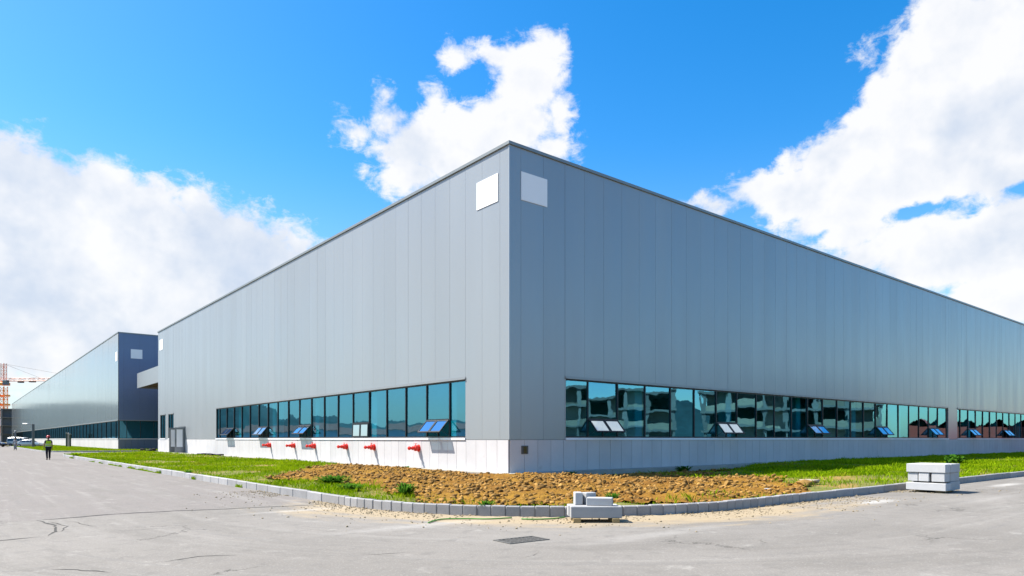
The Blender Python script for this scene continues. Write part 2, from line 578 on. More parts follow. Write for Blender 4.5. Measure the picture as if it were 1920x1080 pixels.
def road_mat():
    m_ = bpy.data.materials.new('worn asphalt'); m_.use_nodes = True
    T = NT(m_.node_tree); b = m_.node_tree.nodes['Principled BSDF']
    p = T.pos(); kd = T.attr('kerb_distance'); sand = T.attr('sand'); along = T.attr('along'); dust = T.attr('dust'); patch = T.attr('patch')
    big = T.noise(p, .22, 5, .6)
    c = T.mix(T.ramp(big, .3, .7), (.275, .258, .236), (.345, .325, .30))
    c = T.mix(T.m('MULTIPLY', patch, T.ramp(T.noise(p, .5, 4), .2, .6, .55, 1.0)), c, (.275, .250, .238))
    # long wheel-worn streaks that follow the kerb
    st = T.noise(T.xyz(T.m('MULTIPLY', kd, 2.4), T.m('MULTIPLY', along, .10), 0), 1.0, 5, .65, .3)
    c = T.mix(T.ramp(st, .50, .74, 0, .55), c, (.43, .415, .39))
    st2 = T.noise(T.xyz(T.m('MULTIPLY', kd, 4.5), T.m('MULTIPLY', along, .22), 7), 1.0, 4, .6, .4)
    c = T.mix(T.ramp(st2, .56, .74, 0, .50), c, (.24, .235, .23))
    st3 = T.noise(T.xyz(T.m('MULTIPLY', kd, .9), T.m('MULTIPLY', along, .3), 3), 1.0, 7, .72, .5)
    c = T.mix(T.ramp(st3, .50, .66, 0, .62), c, (.235, .22, .20))
    # aggregate
    sp = T.noise(p, 48, 3, .75)
    c = T.mix(T.ramp(sp, .50, .66, 0, .65), c, (.22, .215, .205))
    sp2 = T.noise(p, 30, 2, .6)
    c = T.mix(T.ramp(sp2, .55, .70, 0, .45), c, (.54, .53, .51))
    mot = T.noise(p, 3.2, 5, .72)
    c = T.mix(T.ramp(mot, .50, .68, 0, .62), c, (.23, .22, .205))
    c = T.mix(T.ramp(T.noise(T.v('ADD', p, (40, 3, 0)), 1.3, 6, .75), .57, .70, 0, .55), c, (.52, .505, .475))
    # sandy wash along the kerb
    sm = T.m('ADD', sand, T.m('MULTIPLY', T.m('SUBTRACT', T.noise(T.xyz(T.m('MULTIPLY', kd, 1.5), T.m('MULTIPLY', along, .5), 3), 1.6, 6, .7), .5), 1.5))
    sm = T.m('MULTIPLY', T.ramp(sm, .22, .80), T.ramp(sand, .02, .2))
    c = T.mix(T.m('MULTIPLY', sm, .9), c, T.mix(T.noise(p, 4, 4, .7), (.46, .35, .20), (.60, .50, .35)))
    # brown crumbs of soil
    cr = T.m('MULTIPLY', T.ramp(T.noise(p, 11, 4, .7), .60, .68), T.ramp(sand, .05, .5, .0, .8))
    c = T.mix(cr, c, (.25, .17, .08))
    # cement dust
    du = T.m('MULTIPLY', dust, T.ramp(T.noise(p, 5, 5, .7), .25, .65, .35, 1.0))
    c = T.mix(T.m('MINIMUM', du, .9), c, (.80, .79, .77))
    # cracks
    vo = T.node('ShaderNodeTexVoronoi', feature='DISTANCE_TO_EDGE')
    wv = T.v('ADD', p, T.v('SCALE', T.noise(p, 1.6, 5, .7, 0, True)))
    T.put(vo.inputs['Vector'], wv); vo.inputs['Scale'].default_value = .42
    ck = T.m('MULTIPLY', T.ramp(vo.outputs['Distance'], .003, .012, 1, 0), T.ramp(T.noise(p, .33, 3), .56, .66))
    c = T.mix(T.m('MULTIPLY', ck, .8), c, (.10, .095, .085))
    oil = T.ramp(T.noise(T.v('MULTIPLY', p, (1, 1.7, 1)), 1.9, 7, .8), .715, .76)
    c = T.mix(T.m('MULTIPLY', oil, .75), c, (.11, .10, .085))
    c = T.mix(1.0, c, (.605, .588, .56), 'MULTIPLY')
    T.put(b.inputs['Base Color'], c)
    b.inputs['Roughness'].default_value = .88
    b.inputs['Specular IOR Level'].default_value = .3
    h = T.m('ADD', T.noise(p, 55, 3, .7), T.m('MULTIPLY', mot, 1.2))
    T.put(b.inputs['Normal'], T.bump(h, .45, .012))
    return m_


M['road'] = road_mat()
xs = axis([(-70, -36, 2), (-36, -20, .5), (-20, 12, .2), (12, 34, .5), (34, 140, 4)])
ys = axis([(-90, -30, 4), (-30, -24, .5), (-24, 8, .2), (8, 40, .5), (40, 340, 6)])
X, Y, Fq = grid(xs, ys)
kd = -inside(X, Y)
kd = np.where((Y > 49) & (X < 8), np.maximum(kd, .5), kd)
kd = np.where(Y > 68.5, .5, kd)
ang = np.arctan2(Y - (KY + KR), X - (KX + KR))
along = np.where((X < KX + KR) & (Y < KY + KR), (ang + math.pi) * KR, np.where(X - KX < Y - KY, -(Y - (KY + KR)), math.pi / 2 * KR + X - (KX + KR)))
along = np.where((X < KX + KR) & (Y >= KY + KR), -(Y - (KY + KR)), along)
sand = np.clip(1 - kd / (2.1 + 1.1 * fbm(X, Y, .4, 3, 4)), 0, 1)
wgt = np.clip((along + 3.0) / 4, .10, 1) * np.clip((19 - along) / 9, .14, 1)
sand = sand * wgt * 1.15
dust = np.zeros_like(X)
for cx, cy, rx, ry, a in [(-.6, -15.65, 1.1, .26, .9), (9.6, -15.7, 1.7, .28, .8), (-12.8, -8.4, 1.5, .22, .45), (-11.9, -12.4, 2.2, .3, .35), (-9.5, -15.9, 2.6, .16, .35), (3.0, -17.2, 3, .25, .2)]:
    dust = np.maximum(dust, a * np.clip(1.15 - np.hypot((X - cx) / rx, (Y - cy) / ry), 0, 1))
patch = ((Y > -7.0) & (X < KX + .5)).astype(float) * .9
sag = (fbm(X, Y, .35, 3, 8) - .5) * .02
road = mesh_np('road', np.stack([X, Y, np.where(kd > .02, 0, np.where(kd > -.3, -.02, -.65))], -1), Fq, M['road'], smooth=True,
               attrs=dict(kerb_distance=kd, sand=sand, along=along, dust=dust, patch=patch))
tag(road, 'worn pale grey asphalt road around the hall', 'road', kind='structure')

gm = mat('dusty ground', (.26, .23, .16), .95, 0, .2, .25, .05, .2, .6, tone=False)
g = MB(); g.poly([(-3500, -3500, -.7), (3500, -3500, -.7), (3500, 3500, -.7), (-3500, 3500, -.7)])
tag(g.build('ground', gm), 'dusty open ground beyond the roads', 'ground', kind='structure')

# ---- joints cut across the asphalt
jm = mat('dark joint filler', (.115, .11, .10), .95, 0, .2, .3, 4, .3, 30, tone=False)
j = MB()


def ribbon(mb, pts, w, z, st=.08):
    P_ = []
    for a, b in zip(pts, pts[1:]):
        L_ = math.hypot(b[0] - a[0], b[1] - a[1]); n = max(2, int(L_ / st))
        for k in range(n):
            P_.append((a[0] + (b[0] - a[0]) * k / n, a[1] + (b[1] - a[1]) * k / n))
    P_.append(pts[-1])
    pa = np.array(P_); nn = np.gradient(pa, axis=0); nn /= np.linalg.norm(nn, axis=1)[:, None] + 1e-9
    nr = np.stack([-nn[:, 1], nn[:, 0]], 1)
    wob = (fbm(pa[:, 0], pa[:, 1], 2.2, 4, 3) - .5) * .22
    ww = w * (.1 + 1.3 * fbm(pa[:, 0] + 9, pa[:, 1], 3.1, 3, 6))
    ends = np.minimum(np.arange(len(pa)), np.arange(len(pa))[::-1]) / 6.0
    ww = ww * np.clip(ends, .1, 1)
    L_ = pa + nr * (wob + ww)[:, None]; Rr = pa + nr * (wob - ww)[:, None]
    for k in range(len(pa) - 1):
        mb.poly([(L_[k][0], L_[k][1], z), (Rr[k][0], Rr[k][1], z), (Rr[k + 1][0], Rr[k + 1][1], z), (L_[k + 1][0], L_[k + 1][1], z)])


ribbon(j, [(-17.6, -6.94), (-15.81, -6.67), (-13.7, -7.08), (-11.75, -7.5)], .06, .004)
ribbon(j, [(-17.6, -6.94), (-17.3, -8.1), (-17.55, -9.72)], .03, .004)
ribbon(j, [(-17.4, -7.3), (-17.15, -8.4), (-17.45, -9.3)], .014, .004)
ribbon(j, [(-17.55, -9.72), (-18.3, -9.85), (-21, -10.3)], .03, .004)
ribbon(j, [(-16.75, -13.55), (-16.2, -13.35), (-15.75, -13.6)], .018, .004, .05)
ribbon(j, [(-17.9, -13.2), (-17.6, -13.4), (-17.35, -13.9)], .02, .004, .05)
for a, b_ in (((-17.5, -7.6), (-17.0, -7.9)), ((-17.45, -8.2), (-16.9, -8.5)), ((-17.5, -8.8), (-17.05, -9.1)), ((-17.1, -7.5), (-16.8, -8.9)), ((-21, -6.6), (-17.6, -6.94)),
              ((-16.9, -9.6), (-15.6, -9.9)), ((-14.6, -14.6), (-13.7, -14.9)), ((-12.9, -16.2), (-12.4, -16.0))):
    ribbon(j, [a, ((a[0] + b_[0]) / 2 + .05, (a[1] + b_[1]) / 2 - .06), b_], .012, .004)
tag(j.build('road_joint', jm), 'dark cracked joints between the asphalt patches', 'joint', kind='structure')

# ---- kerb: long stones on the straights, short ones round the bend
KH = .205


def kerb_path():
    segs = []
    y = 50.0
    L_ = lambda: random.uniform(.95, 1.05)
    while y > KY + KR + .2:
        n = y - L_()
        n = max(n, KY + KR)
        segs.append(((KX, y), (KX, n))); y = n
    n = 33
    for k in range(n):
        a0 = math.pi + math.pi / 2 * k / n; a1 = math.pi + math.pi / 2 * (k + 1) / n
        c = (KX + KR, KY + KR)
        segs.append(((c[0] + KR * math.cos(a0), c[1] + KR * math.sin(a0)), (c[0] + KR * math.cos(a1), c[1] + KR * math.sin(a1))))
    x = KX + KR
    for k in range(12):
        segs.append(((x, KY), (x + .32, KY))); x += .32
    while x < 100:
        n = x + L_(); segs.append(((x, KY), (n, KY))); x = n
    return segs


def kerb_mesh(segs, w=.14, h=KH, gap=.011, white_until=None):
    k_ = MB()
    for (a, b) in segs:
        d = Vector((b[0] - a[0], b[1] - a[1], 0)); L_ = d.length; d.normalize()
        nrm = Vector((-d.y, d.x, 0))  # towards the verge
        o = Vector((a[0], a[1], 0))
        tn = random.uniform(.88, 1.1)
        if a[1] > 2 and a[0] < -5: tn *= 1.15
        k_.T = Matrix.Translation(o + nrm * random.uniform(-.006, .006) + Vector((0, 0, random.uniform(-.008, .006)))) @ Matrix(((d.x, nrm.x, 0, 0), (d.y, nrm.y, 0, 0), (0, 0, 1, 0), (0, 0, 0, 1)))
        k_.bbox((gap / 2, 0, -.1), (L_ - gap / 2, w, h), .016, 0, tn)
        k_.box((-gap / 2, .02, -.1), (gap / 2, w - .01, h - .02), 0, .45 * tn)
    k_.T = None
    return k_


kb = kerb_mesh(kerb_path()).build('kerb', M['kerb'])
tag(kb, 'pale kerb stones curving round the verge', 'kerb', kind='structure')

# ---- verge ground (below grass) and the soil bed
gmat = mat('verge earth', (.22, .22, .05), .95, 0, .2, .35, 1.2, .3, 12, .6, 25, tone=False, dirt=((.42, .27, .08), .45, .62, .55))
xs = axis([(KX + .1, 20, .35), (20, 100, 1.5)]); ys = axis([(KY + .1, 10, .35), (10, 68, 1.0)])
X, Y, Fq = grid(xs, ys)
Z = verge_z(X, Y)
d = inside(X, Y)
ok = (d > .09) & ~((X > .05) & (Y > .05)) & verge_end(X, Y)
sl = soilness(X, Y)
Z = np.where(sl, Z - .06, Z)
keep = ok[Fq].all(1)
verge = mesh_np('verge', np.stack([X, Y, Z], -1), Fq[keep], gmat, smooth=True)
tag(verge, 'green verge ground between kerb and hall', 'verge', kind='structure')

sm_ = bpy.data.materials.new('ochre soil'); sm_.use_nodes = True
T = NT(sm_.node_tree); b = sm_.node_tree.nodes['Principled BSDF']
p = T.pos()
c = T.mix(T.ramp(T.noise(p, 1.1, 6, .7), .3, .7), (.35, .175, .026), (.25, .110, .019))
c = T.mix(T.ramp(T.noise(p, .28, 3, .5), .40, .62), c, (.385, .205, .028))
c = T.mix(T.ramp(T.noise(p, 2.6, 6, .75), .50, .66, 0, .55), c, (.20, .085, .022))
c = T.mix(T.ramp(T.noise(p, 9, 5, .75), .50, .66, 0, .75), c, (.10, .045, .014))
c = T.mix(T.ramp(T.noise(p, 15, 4, .7), .60, .74, 0, .7), c, (.56, .38, .16))
c = T.mix(1.0, c, (.66, .66, .60), 'MULTIPLY')
T.put(b.inputs['Base Color'], c)
b.inputs['Roughness'].default_value = .95; b.inputs['Specular IOR Level'].default_value = .15
T.put(b.inputs['Normal'], T.bump(T.noise(p, 22, 5, .75), .8, .03))
M['soil'] = sm_


def soil_z(x, y):
    z = verge_z(x, y)
    d_ = inside(x, y)
    dw = np.where(x < 0, np.where(y < 0, np.hypot(x, y), -x), np.where(y < 0, -y, 0))
    e = np.clip((d_ - .14) / .9, 0, 1) * np.clip((dw - .62) / 2.2, 0, 1)
    lump = (fbm(x, y, 1.1, 3, 21) - .5) * .10 + np.maximum(0, fbm(x, y, 3.4, 4, 31) - .42) * .13 + np.maximum(0, fbm(x, y, 8, 3, 41) - .42) * .18
    heap = .08 * np.exp(-(((x + 4.5) / 4) ** 2 + ((y - 6) / 3) ** 2)) + .10 * np.exp(-(((x - 3.0) / 2.0) ** 2 + ((y + 10.2) / 1.2) ** 2))
    return z - .015 + e * (lump + heap)


xs = np.arange(-11.4, 18, .075); ys = np.arange(-14.3, 16.5, .075)
X, Y, Fq = grid(xs, ys)
d = inside(X, Y)
ok = (d > .13) & ~((X > -.55) & (Y > -.55)) & soilness(X, Y)
Z = soil_z(X, Y)
keep = ok[Fq].all(1)
Fk = Fq[keep]
used, inv = np.unique(Fk, return_inverse=True)
soil = mesh_np('soil', np.stack([X, Y, Z], -1)[used], inv.reshape(-1, 4), M['soil'], smooth=True)
tag(soil, 'freshly dug ochre soil bed at the corner of the hall', 'soil', kind='structure')


def in_view(x, y, marg=2):
    rx = x - cam.location.x; ry = y - cam.location.y
    h_ = R(HEAD)
    a = rx * math.cos(h_) - ry * math.sin(h_); bb = rx * math.sin(h_) + ry * math.cos(h_)
    return (bb > 3) & (np.abs(a) < bb * .77 + marg), bb


# clods of soil
ico = np.array([(0, 0, 1), (.894, 0, .447), (.276, .851, .447), (-.724, .526, .447), (-.724, -.526, .447), (.276, -.851, .447),
                (.724, .526, -.447), (-.276, .851, -.447), (-.894, 0, -.447), (-.276, -.851, -.447), (.724, -.526, -.447), (0, 0, -1)])
icof = np.array([(0, 1, 2), (0, 2, 3), (0, 3, 4), (0, 4, 5), (0, 5, 1), (1, 6, 2), (2, 7, 3), (3, 8, 4), (4, 9, 5), (5, 10, 1), (6, 7, 2), (7, 8, 3),
                 (8, 9, 4), (9, 10, 5), (10, 6, 1), (11, 7, 6), (11, 8, 7), (11, 9, 8), (11, 10, 9), (11, 6, 10)])


def rocks(x, y, z, size):
    n = len(x)
    V = np.repeat(ico[None], n, 0) * (1 + RNG.normal(0, .22, (n, 12, 1)))
    a = RNG.uniform(0, 6.28, n)
    ca, sa = np.cos(a)[:, None], np.sin(a)[:, None]
    V = np.stack([V[..., 0] * ca - V[..., 1] * sa, V[..., 0] * sa + V[..., 1] * ca, V[..., 2] * .7], -1)
    V = V * RNG.uniform(.7, 1.3, (n, 1, 3)) * size[:, None, None]
    V = V + np.stack([x, y, z + size * .25], -1)[:, None, :]
    Fr = icof[None] + (np.arange(n) * 12)[:, None, None]
    return V.reshape(-1, 3), Fr.reshape(-1, 3)


n = 70000
x = RNG.uniform(-11.3, 17.5, n); y = RNG.uniform(-14.3, 16, n)
ok = (inside(x, y) > .25) & soilness(x, y) & ~((x > -.7) & (y > -.7)) & (fbm(x, y, .9, 3, 77) > .36)
x, y = x[ok], y[ok]
V, Fr = rocks(x, y, soil_z(x, y), .010 + .075 * RNG.random(len(x)) ** 4)
M['clod'] = mat('soil clod', (.36, .20, .055), .95, 0, .15, .3, 3, .3, 30)
clods = mesh_np('soil_clods', V, Fr, M['clod'], attrs=dict(tone=np.repeat(RNG.uniform(.35, 1.7, len(x)), 12)))
tag(clods, 'loose clods scattered over the ochre soil bed', 'clods', kind='stuff')


M['grit'] = mat('grit', (.42, .34, .22), .9, 0, .2, .4, 9, .2, 60)
n = 9000
t_ = RNG.uniform(-6, 24, n); dd = RNG.exponential(.55, n) + .03
okc = dd < 4
t_, dd = t_[okc], dd[okc]
bend = np.clip(t_ / KR, 0, math.pi / 2)
x = np.where(t_ < 0, KX - dd, np.where(t_ < KR * math.pi / 2, KX + KR - (KR + dd) * np.cos(bend), KX + KR + t_ - KR * math.pi / 2))
y = np.where(t_ < 0, KY + KR - t_, np.where(t_ < KR * math.pi / 2, KY + KR - (KR + dd) * np.sin(bend), KY - dd))
ok = fbm(x, y, .8, 3, 23) > .47
x, y = x[ok], y[ok]
V, Fr = rocks(x, y, np.zeros(len(x)), .004 + .022 * RNG.random(len(x)) ** 4)
tag(mesh_np('grit', V, Fr, M['grit']), 'crumbs of soil and grit spilled on the road along the kerb', 'grit', kind='stuff')


# ---- grass
def grass_mat(name, dark, light, dry):
    m_ = bpy.data.materials.new(name); m_.use_nodes = True
    T = NT(m_.node_tree); T.n.clear()
    out = T.node('ShaderNodeOutputMaterial')
    tn = T.attr('tone'); p = T.pos()
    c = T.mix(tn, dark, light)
    c = T.mix(T.ramp(T.noise(p, .5, 4, .6), .54, .74, 0, .6), c, dry)
    df = T.node('ShaderNodeBsdfDiffuse'); tl = T.node('ShaderNodeBsdfTranslucent')
    T.put(df.inputs[0], c); T.put(tl.inputs[0], c)
    mx = T.node('ShaderNodeMixShader'); mx.inputs[0].default_value = .35
    T.l.new(df.outputs[0], mx.inputs[1]); T.l.new(tl.outputs[0], mx.inputs[2]); T.l.new(mx.outputs[0], out.inputs[0])
    return m_


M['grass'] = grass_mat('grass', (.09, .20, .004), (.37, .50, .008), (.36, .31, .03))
M['weed'] = grass_mat('weed leaf', (.02, .09, .008), (.09, .21, .02), (.10, .20, .02))


def blades(x, y, z, h, w):
    n = len(x)
    a = RNG.uniform(0, 6.28, n); ln = RNG.uniform(.1, .75, n) * h
    dxy = np.stack([np.cos(a), np.sin(a)], -1)
    b_ = RNG.uniform(0, 6.28, n); pr = np.stack([np.cos(b_), np.sin(b_)], -1)
    base = np.stack([x, y], -1)
    p0 = base - pr * w[:, None] / 2; p1 = base + pr * w[:, None] / 2
    md = base + dxy * (ln * .35)[:, None]
    p2 = md + pr * w[:, None] * .35; p3 = base + dxy * ln[:, None]
    V = np.stack([np.c_[p0, z - .02], np.c_[p1, z - .02], np.c_[p2, z + h * .6], np.c_[p3, z + h]], 1)
    Fr = np.stack([np.array([0, 1, 2]), np.array([0, 2, 3])])[None] + (np.arange(n) * 4)[:, None, None]
    t = np.repeat(RNG.random(n)[:, None], 4, 1)
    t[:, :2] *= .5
    return V.reshape(-1, 3), Fr.reshape(-1, 3), t.ravel()


def scatter_grass(name, label, n, x0, x1, y0, y1, cond, zf, hs=1.0):
    x = RNG.uniform(x0, x1, n); y = RNG.uniform(y0, y1, n)
    vis, dist = in_view(x, y)
    ok = cond(x, y) & vis
    pr = np.clip(20.0 / np.maximum(dist, 1), 0, 1) ** 1.15
    ok &= RNG.random(n) < pr
    x, y, dist = x[ok], y[ok], dist[ok]
    h = (.04 + .13 * RNG.random(len(x)) * np.clip(2.6 * fbm(x, y, 1.3, 3, 61) - .75, .08, 1.6)) * hs
    w = np.maximum(.011, dist * .0008)
    V, Fr, t = blades(x, y, zf(x, y), h, w)
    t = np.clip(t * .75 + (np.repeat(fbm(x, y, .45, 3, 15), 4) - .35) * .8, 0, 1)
    o = mesh_np(name, V, Fr, M['grass'], attrs=dict(tone=t))
    return tag(o, label, 'grass', kind='stuff')


def grass_ok(x, y):
    d_ = inside(x, y)
    s_ = soilness(x, y)
    nearsoil = soilness(x + .9, y) | soilness(x - .9, y) | soilness(x, y - .9) | soilness(x, y + .9)
    bald = fbm(x, y, .32, 3, 55) + .1 * RNG.random(len(x))
    right_edge = (x > -1) & (x < 9.5) & (y < -9.2 - .25 * x)
    left_dry = (x > -4.5) & (x < -.6) & (y > 33) & (y < 47)
    p_ = np.where(nearsoil, .5, 1.0) * np.where(bald > .64, .15, 1) * np.where(right_edge, .16, 1) * np.where(left_dry, .25, 1)
    edge_ = s_ & ~(soilness(x + .7, y) & soilness(x - .7, y) & soilness(x, y - .7) & soilness(x, y + .7)) & (fbm(x, y, 1.6, 3, 33) > .5)
    strip = edge_ | (fbm(x, y, .9, 2, 91) > .66) & s_ & (d_ < 1.4) | (s_ & (x > 3) & (fbm(x, y, 1.1, 3, 95) > .62))
    return (d_ > .12) & (((~s_) & (RNG.random(len(x)) < p_)) | (strip & (RNG.random(len(x)) < .25))) & ~((x > -.62) & (y > -.62)) & verge_end(x, y)


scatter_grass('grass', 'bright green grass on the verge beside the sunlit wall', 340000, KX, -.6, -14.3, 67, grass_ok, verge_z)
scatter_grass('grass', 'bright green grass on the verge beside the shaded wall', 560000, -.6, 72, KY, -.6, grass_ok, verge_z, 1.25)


def creep_ok(x, y): return (fbm(x, y, .6, 3, 44) > .56)


scatter_grass('grass', 'wisps of grass creeping along the foot of the sunlit kerb', 9000, KX - .1, KX - .005, -2, 50, creep_ok, lambda x, y: np.zeros(len(x)), .8)


def tuft(name, label, x, y, n, rad, hgt, wid=.03, big=False, mat_='weed', group=None):
    """a weed: many bent leaves rising from one root"""
    V, Fc, t = [], [], []
    for k in range(n):
        a = random.uniform(0, 6.28); rr = rad * random.uniform(.15, 1); hh = hgt * random.uniform(.45, 1)
        bx = random.uniform(-.25, .25) * rad; by = random.uniform(-.25, .25) * rad
        dx_, dy_ = math.cos(a), math.sin(a); w_ = wid * random.uniform(.7, 1.4)
        i = len(V)
        tn = random.random()
        for q, (f_, zz, ws) in enumerate(((0, 0, .4), (.45, .62, 1), (.8, .95, .9), (1, .88 if not big else .8, .1))):
            for s_ in (-1, 1):
                V.append((bx + dx_ * rr * f_ - dy_ * w_ * ws * s_ / 2, by + dy_ * rr * f_ + dx_ * w_ * ws * s_ / 2, hh * zz - .02))
                t.append(tn * (.35 + .65 * zz))
        for q in range(3):
            Fc.append((i + 2 * q, i + 2 * q + 1, i + 2 * q + 3, i + 2 * q + 2))
    o = mesh_np(name, V, Fc, M[mat_], attrs=dict(tone=t))
    z = float(verge_z(np.array([x]), np.array([y]))[0]) if float(inside(np.array([x]), np.array([y]))[0]) > .1 else 0
    o.location = (x, y, z)
    return tag(o, label, 'weed', group)


tuft('weed_clump', 'dark green weed clump standing alone in the soil near the bend of the kerb', -10.2, -8.6, 110, .34, .36, .045)
tuft('weed_clump', 'broad low weed clump in the grass tongue below the soil bed', -9.7, -3.3, 200, .7, .30, .05)
tuft('weed_clump', 'ragged weed clump at the soil end of the grass tongue', -10.5, -6.2, 130, .5, .24, .04)
tuft('weed_clump', 'small weed clump behind the kerb left of the wooden bearers', -10.0, -11.6, 70, .3, .15, .03)
tuft('weed_clump', 'thin weed clump right of the small block pile behind the kerb', -6.9, -12.4, 60, .25, .20, .03)
tuft('weed_clump', 'dark weed clump against the shaded plinth near the corner', 2.4, -1.3, 90, .45, .32, .05)
tuft('weed_clump', 'weed clump in the shaded soil at the foot of the plinth', 10.3, -1.5, 120, .6, .42, .06)
tuft('weed_clump', 'tiny weed clump at the edge of the sunlit apron', -1.1, 6.9, 50, .3, .25, .04)
tuft('weed_clump', 'low weed clump growing through the sunlit kerb', -11.35, 7.2, 60, .3, .16, .035)
tuft('weed_clump', 'weed clump on the painted kerb just beyond the grass tongue', -11.4, 11.5, 60, .3, .18, .035)
tuft('weed_clump', 'pale weed clump at the far tip of the sunlit kerb', -11.3, 43, 90, .6, .35, .07, mat_='grass')
pl = tuft('leafy_plant', 'leafy yellow green plant growing behind the stack of white slabs', 24.4, -9.4, 34, .55, .62, .20, True)
pl['category'] = 'plant'
pl2 = tuft('leafy_plant', 'small thin seedling peeping over the stack of white slabs', 22.4, -9.7, 12, .22, .5, .10, True)
pl2['category'] = 'plant'


def stone(name, label, x, y, sz, m_, sq=(1, 1, .7)):
    zz = float(soil_z(np.array([x]), np.array([y]))[0])
    V, Fr = rocks(np.array([0.]), np.array([0.]), np.array([0.]), np.array([sz]))
    me_o = mesh_np(name, V * np.array(sq), Fr, m_)
    me_o.location = (x, y, zz)
    sub = me_o.modifiers.new('s', 'SUBSURF'); sub.subdivision_type = 'SIMPLE'; sub.levels = 2; sub.render_levels = 2
    return tag(me_o, label, 'stone')


stone('stone', 'flat pale stone lying in the grass behind the kerb', 1.9, -12.6, .26, M['stonepale'], (1.3, .8, .45))
stone('stone', 'upright brown stone at the right end of the soil', -.9, -11.5, .17, M['stonebrown'], (.8, .8, 1.1))
stone('stone', 'brown clay lump beside the flat pale stone', 1.0, -12.9, .21, M['stonebrown'], (1.2, 1, .8))
stone('stone', 'small grey stone tilted against the kerb', -1.3, -13.0, .15, M['block'], (1.3, .7, .6))
stone('stone', 'sandy stone at the foot of the soil heap', -3.2, -12.7, .15, M['stonebrown'], (1.5, 1, .5))
stone('stone', 'large ochre clod on top of the soil near the shade edge', 2.2, -7.0, .15, M['stonebrown'], (1, 1, .8))

# ------------------------------------------------------------------ the halls
PT = .055  # cladding thickness
ZP, ZW, ZT = 1.55, 4.45, 14.5


def wallmap(face):
    """u along the wall, o outwards, z up"""
    if face == 'front':
        return lambda u, o, z: (u, -o, z)
    return lambda u, o, z: (-o, u, z)


def cladding(face, length, holes, pitch=1.33, first=.61, zp=ZP, zt=ZT, jit=.0018, tonevar=.03, z0=None, mi_gap=1):
    mp = wallmap(face); mb = MB()

    def bx(u0, u1, z0_, z1_, o0, o1, tn=1.0, mi=0, tilt=0.0):
        a = mp(u0, o0, z0_); b_ = mp(u1, o1, z1_)
        i0 = len(mb.v)
        mb.box(a, b_, mi, tn)
        if tilt:
            k = random.uniform(-tilt, tilt); k2 = random.uniform(-tilt, tilt) * .6
            for q in range(i0, i0 + 8):
                v = list(mb.v[q])
                uu = v[0] if face == 'front' else v[1]; ax = 1 if face == 'front' else 0
                if abs(abs(v[ax]) - o1) < 1e-5:
                    v[ax] += (k if uu > (u0 + u1) / 2 else -k) + (k2 if v[2] > (z0_ + z1_) / 2 else -k2)
                mb.v[q] = tuple(v)
    us = [0.0, first]
    while us[-1] < length - .01: us.append(min(length, us[-1] + pitch))
    edges = sorted(set(us + [h for hh in holes for h in hh[:2]]))
    for u0, u1 in zip(edges, edges[1:]):
        if u1 - u0 < .02: continue
        m_ = (u0 + u1) / 2
        hz = [h for h in holes if h[0] < m_ < h[1]]
        g = .005
        tn = 1 + random.uniform(-tonevar, tonevar)
        lo = hz[0][3] if hz else zp + .02
        bx(u0 + (g if u0 > 0 else 0), u1 - g, lo, zt, .012, PT, tn, 0, jit if u0 > .1 else 0)
        if hz and hz[0][2] > zp + .05:
            bx(u0 + g, u1 - g, zp + .02, hz[0][2], .012, PT, tn, 0, 0)
        # backing, seen only through the joints
        bx(u0, u1, lo + .004, zt - .004, -.08, .047, 1, mi_gap)
        if hz and hz[0][2] > zp + .05: bx(u0, u1, zp - .02, hz[0][2], -.08, .012, 1, mi_gap)
        elif not hz: bx(u0, u1, zp - .02, lo, -.08, .012, 1, mi_gap)
    return mb


def plinth(face, length, pitch=.8, zp=ZP, z0=.08, start=0.0):
    mp = wallmap(face); mb = MB()
    u = start
    while u < length - .01:
        n = min(length, u + pitch)
        mb.box(mp(u + .009, .0, z0), mp(n - .009, PT + .012 + random.uniform(0, .004), zp), 0, random.uniform(.94, 1.04))
        mb.box(mp(u, -.08, z0), mp(n, 0, zp - .02), 1)
        u = n
    return mb


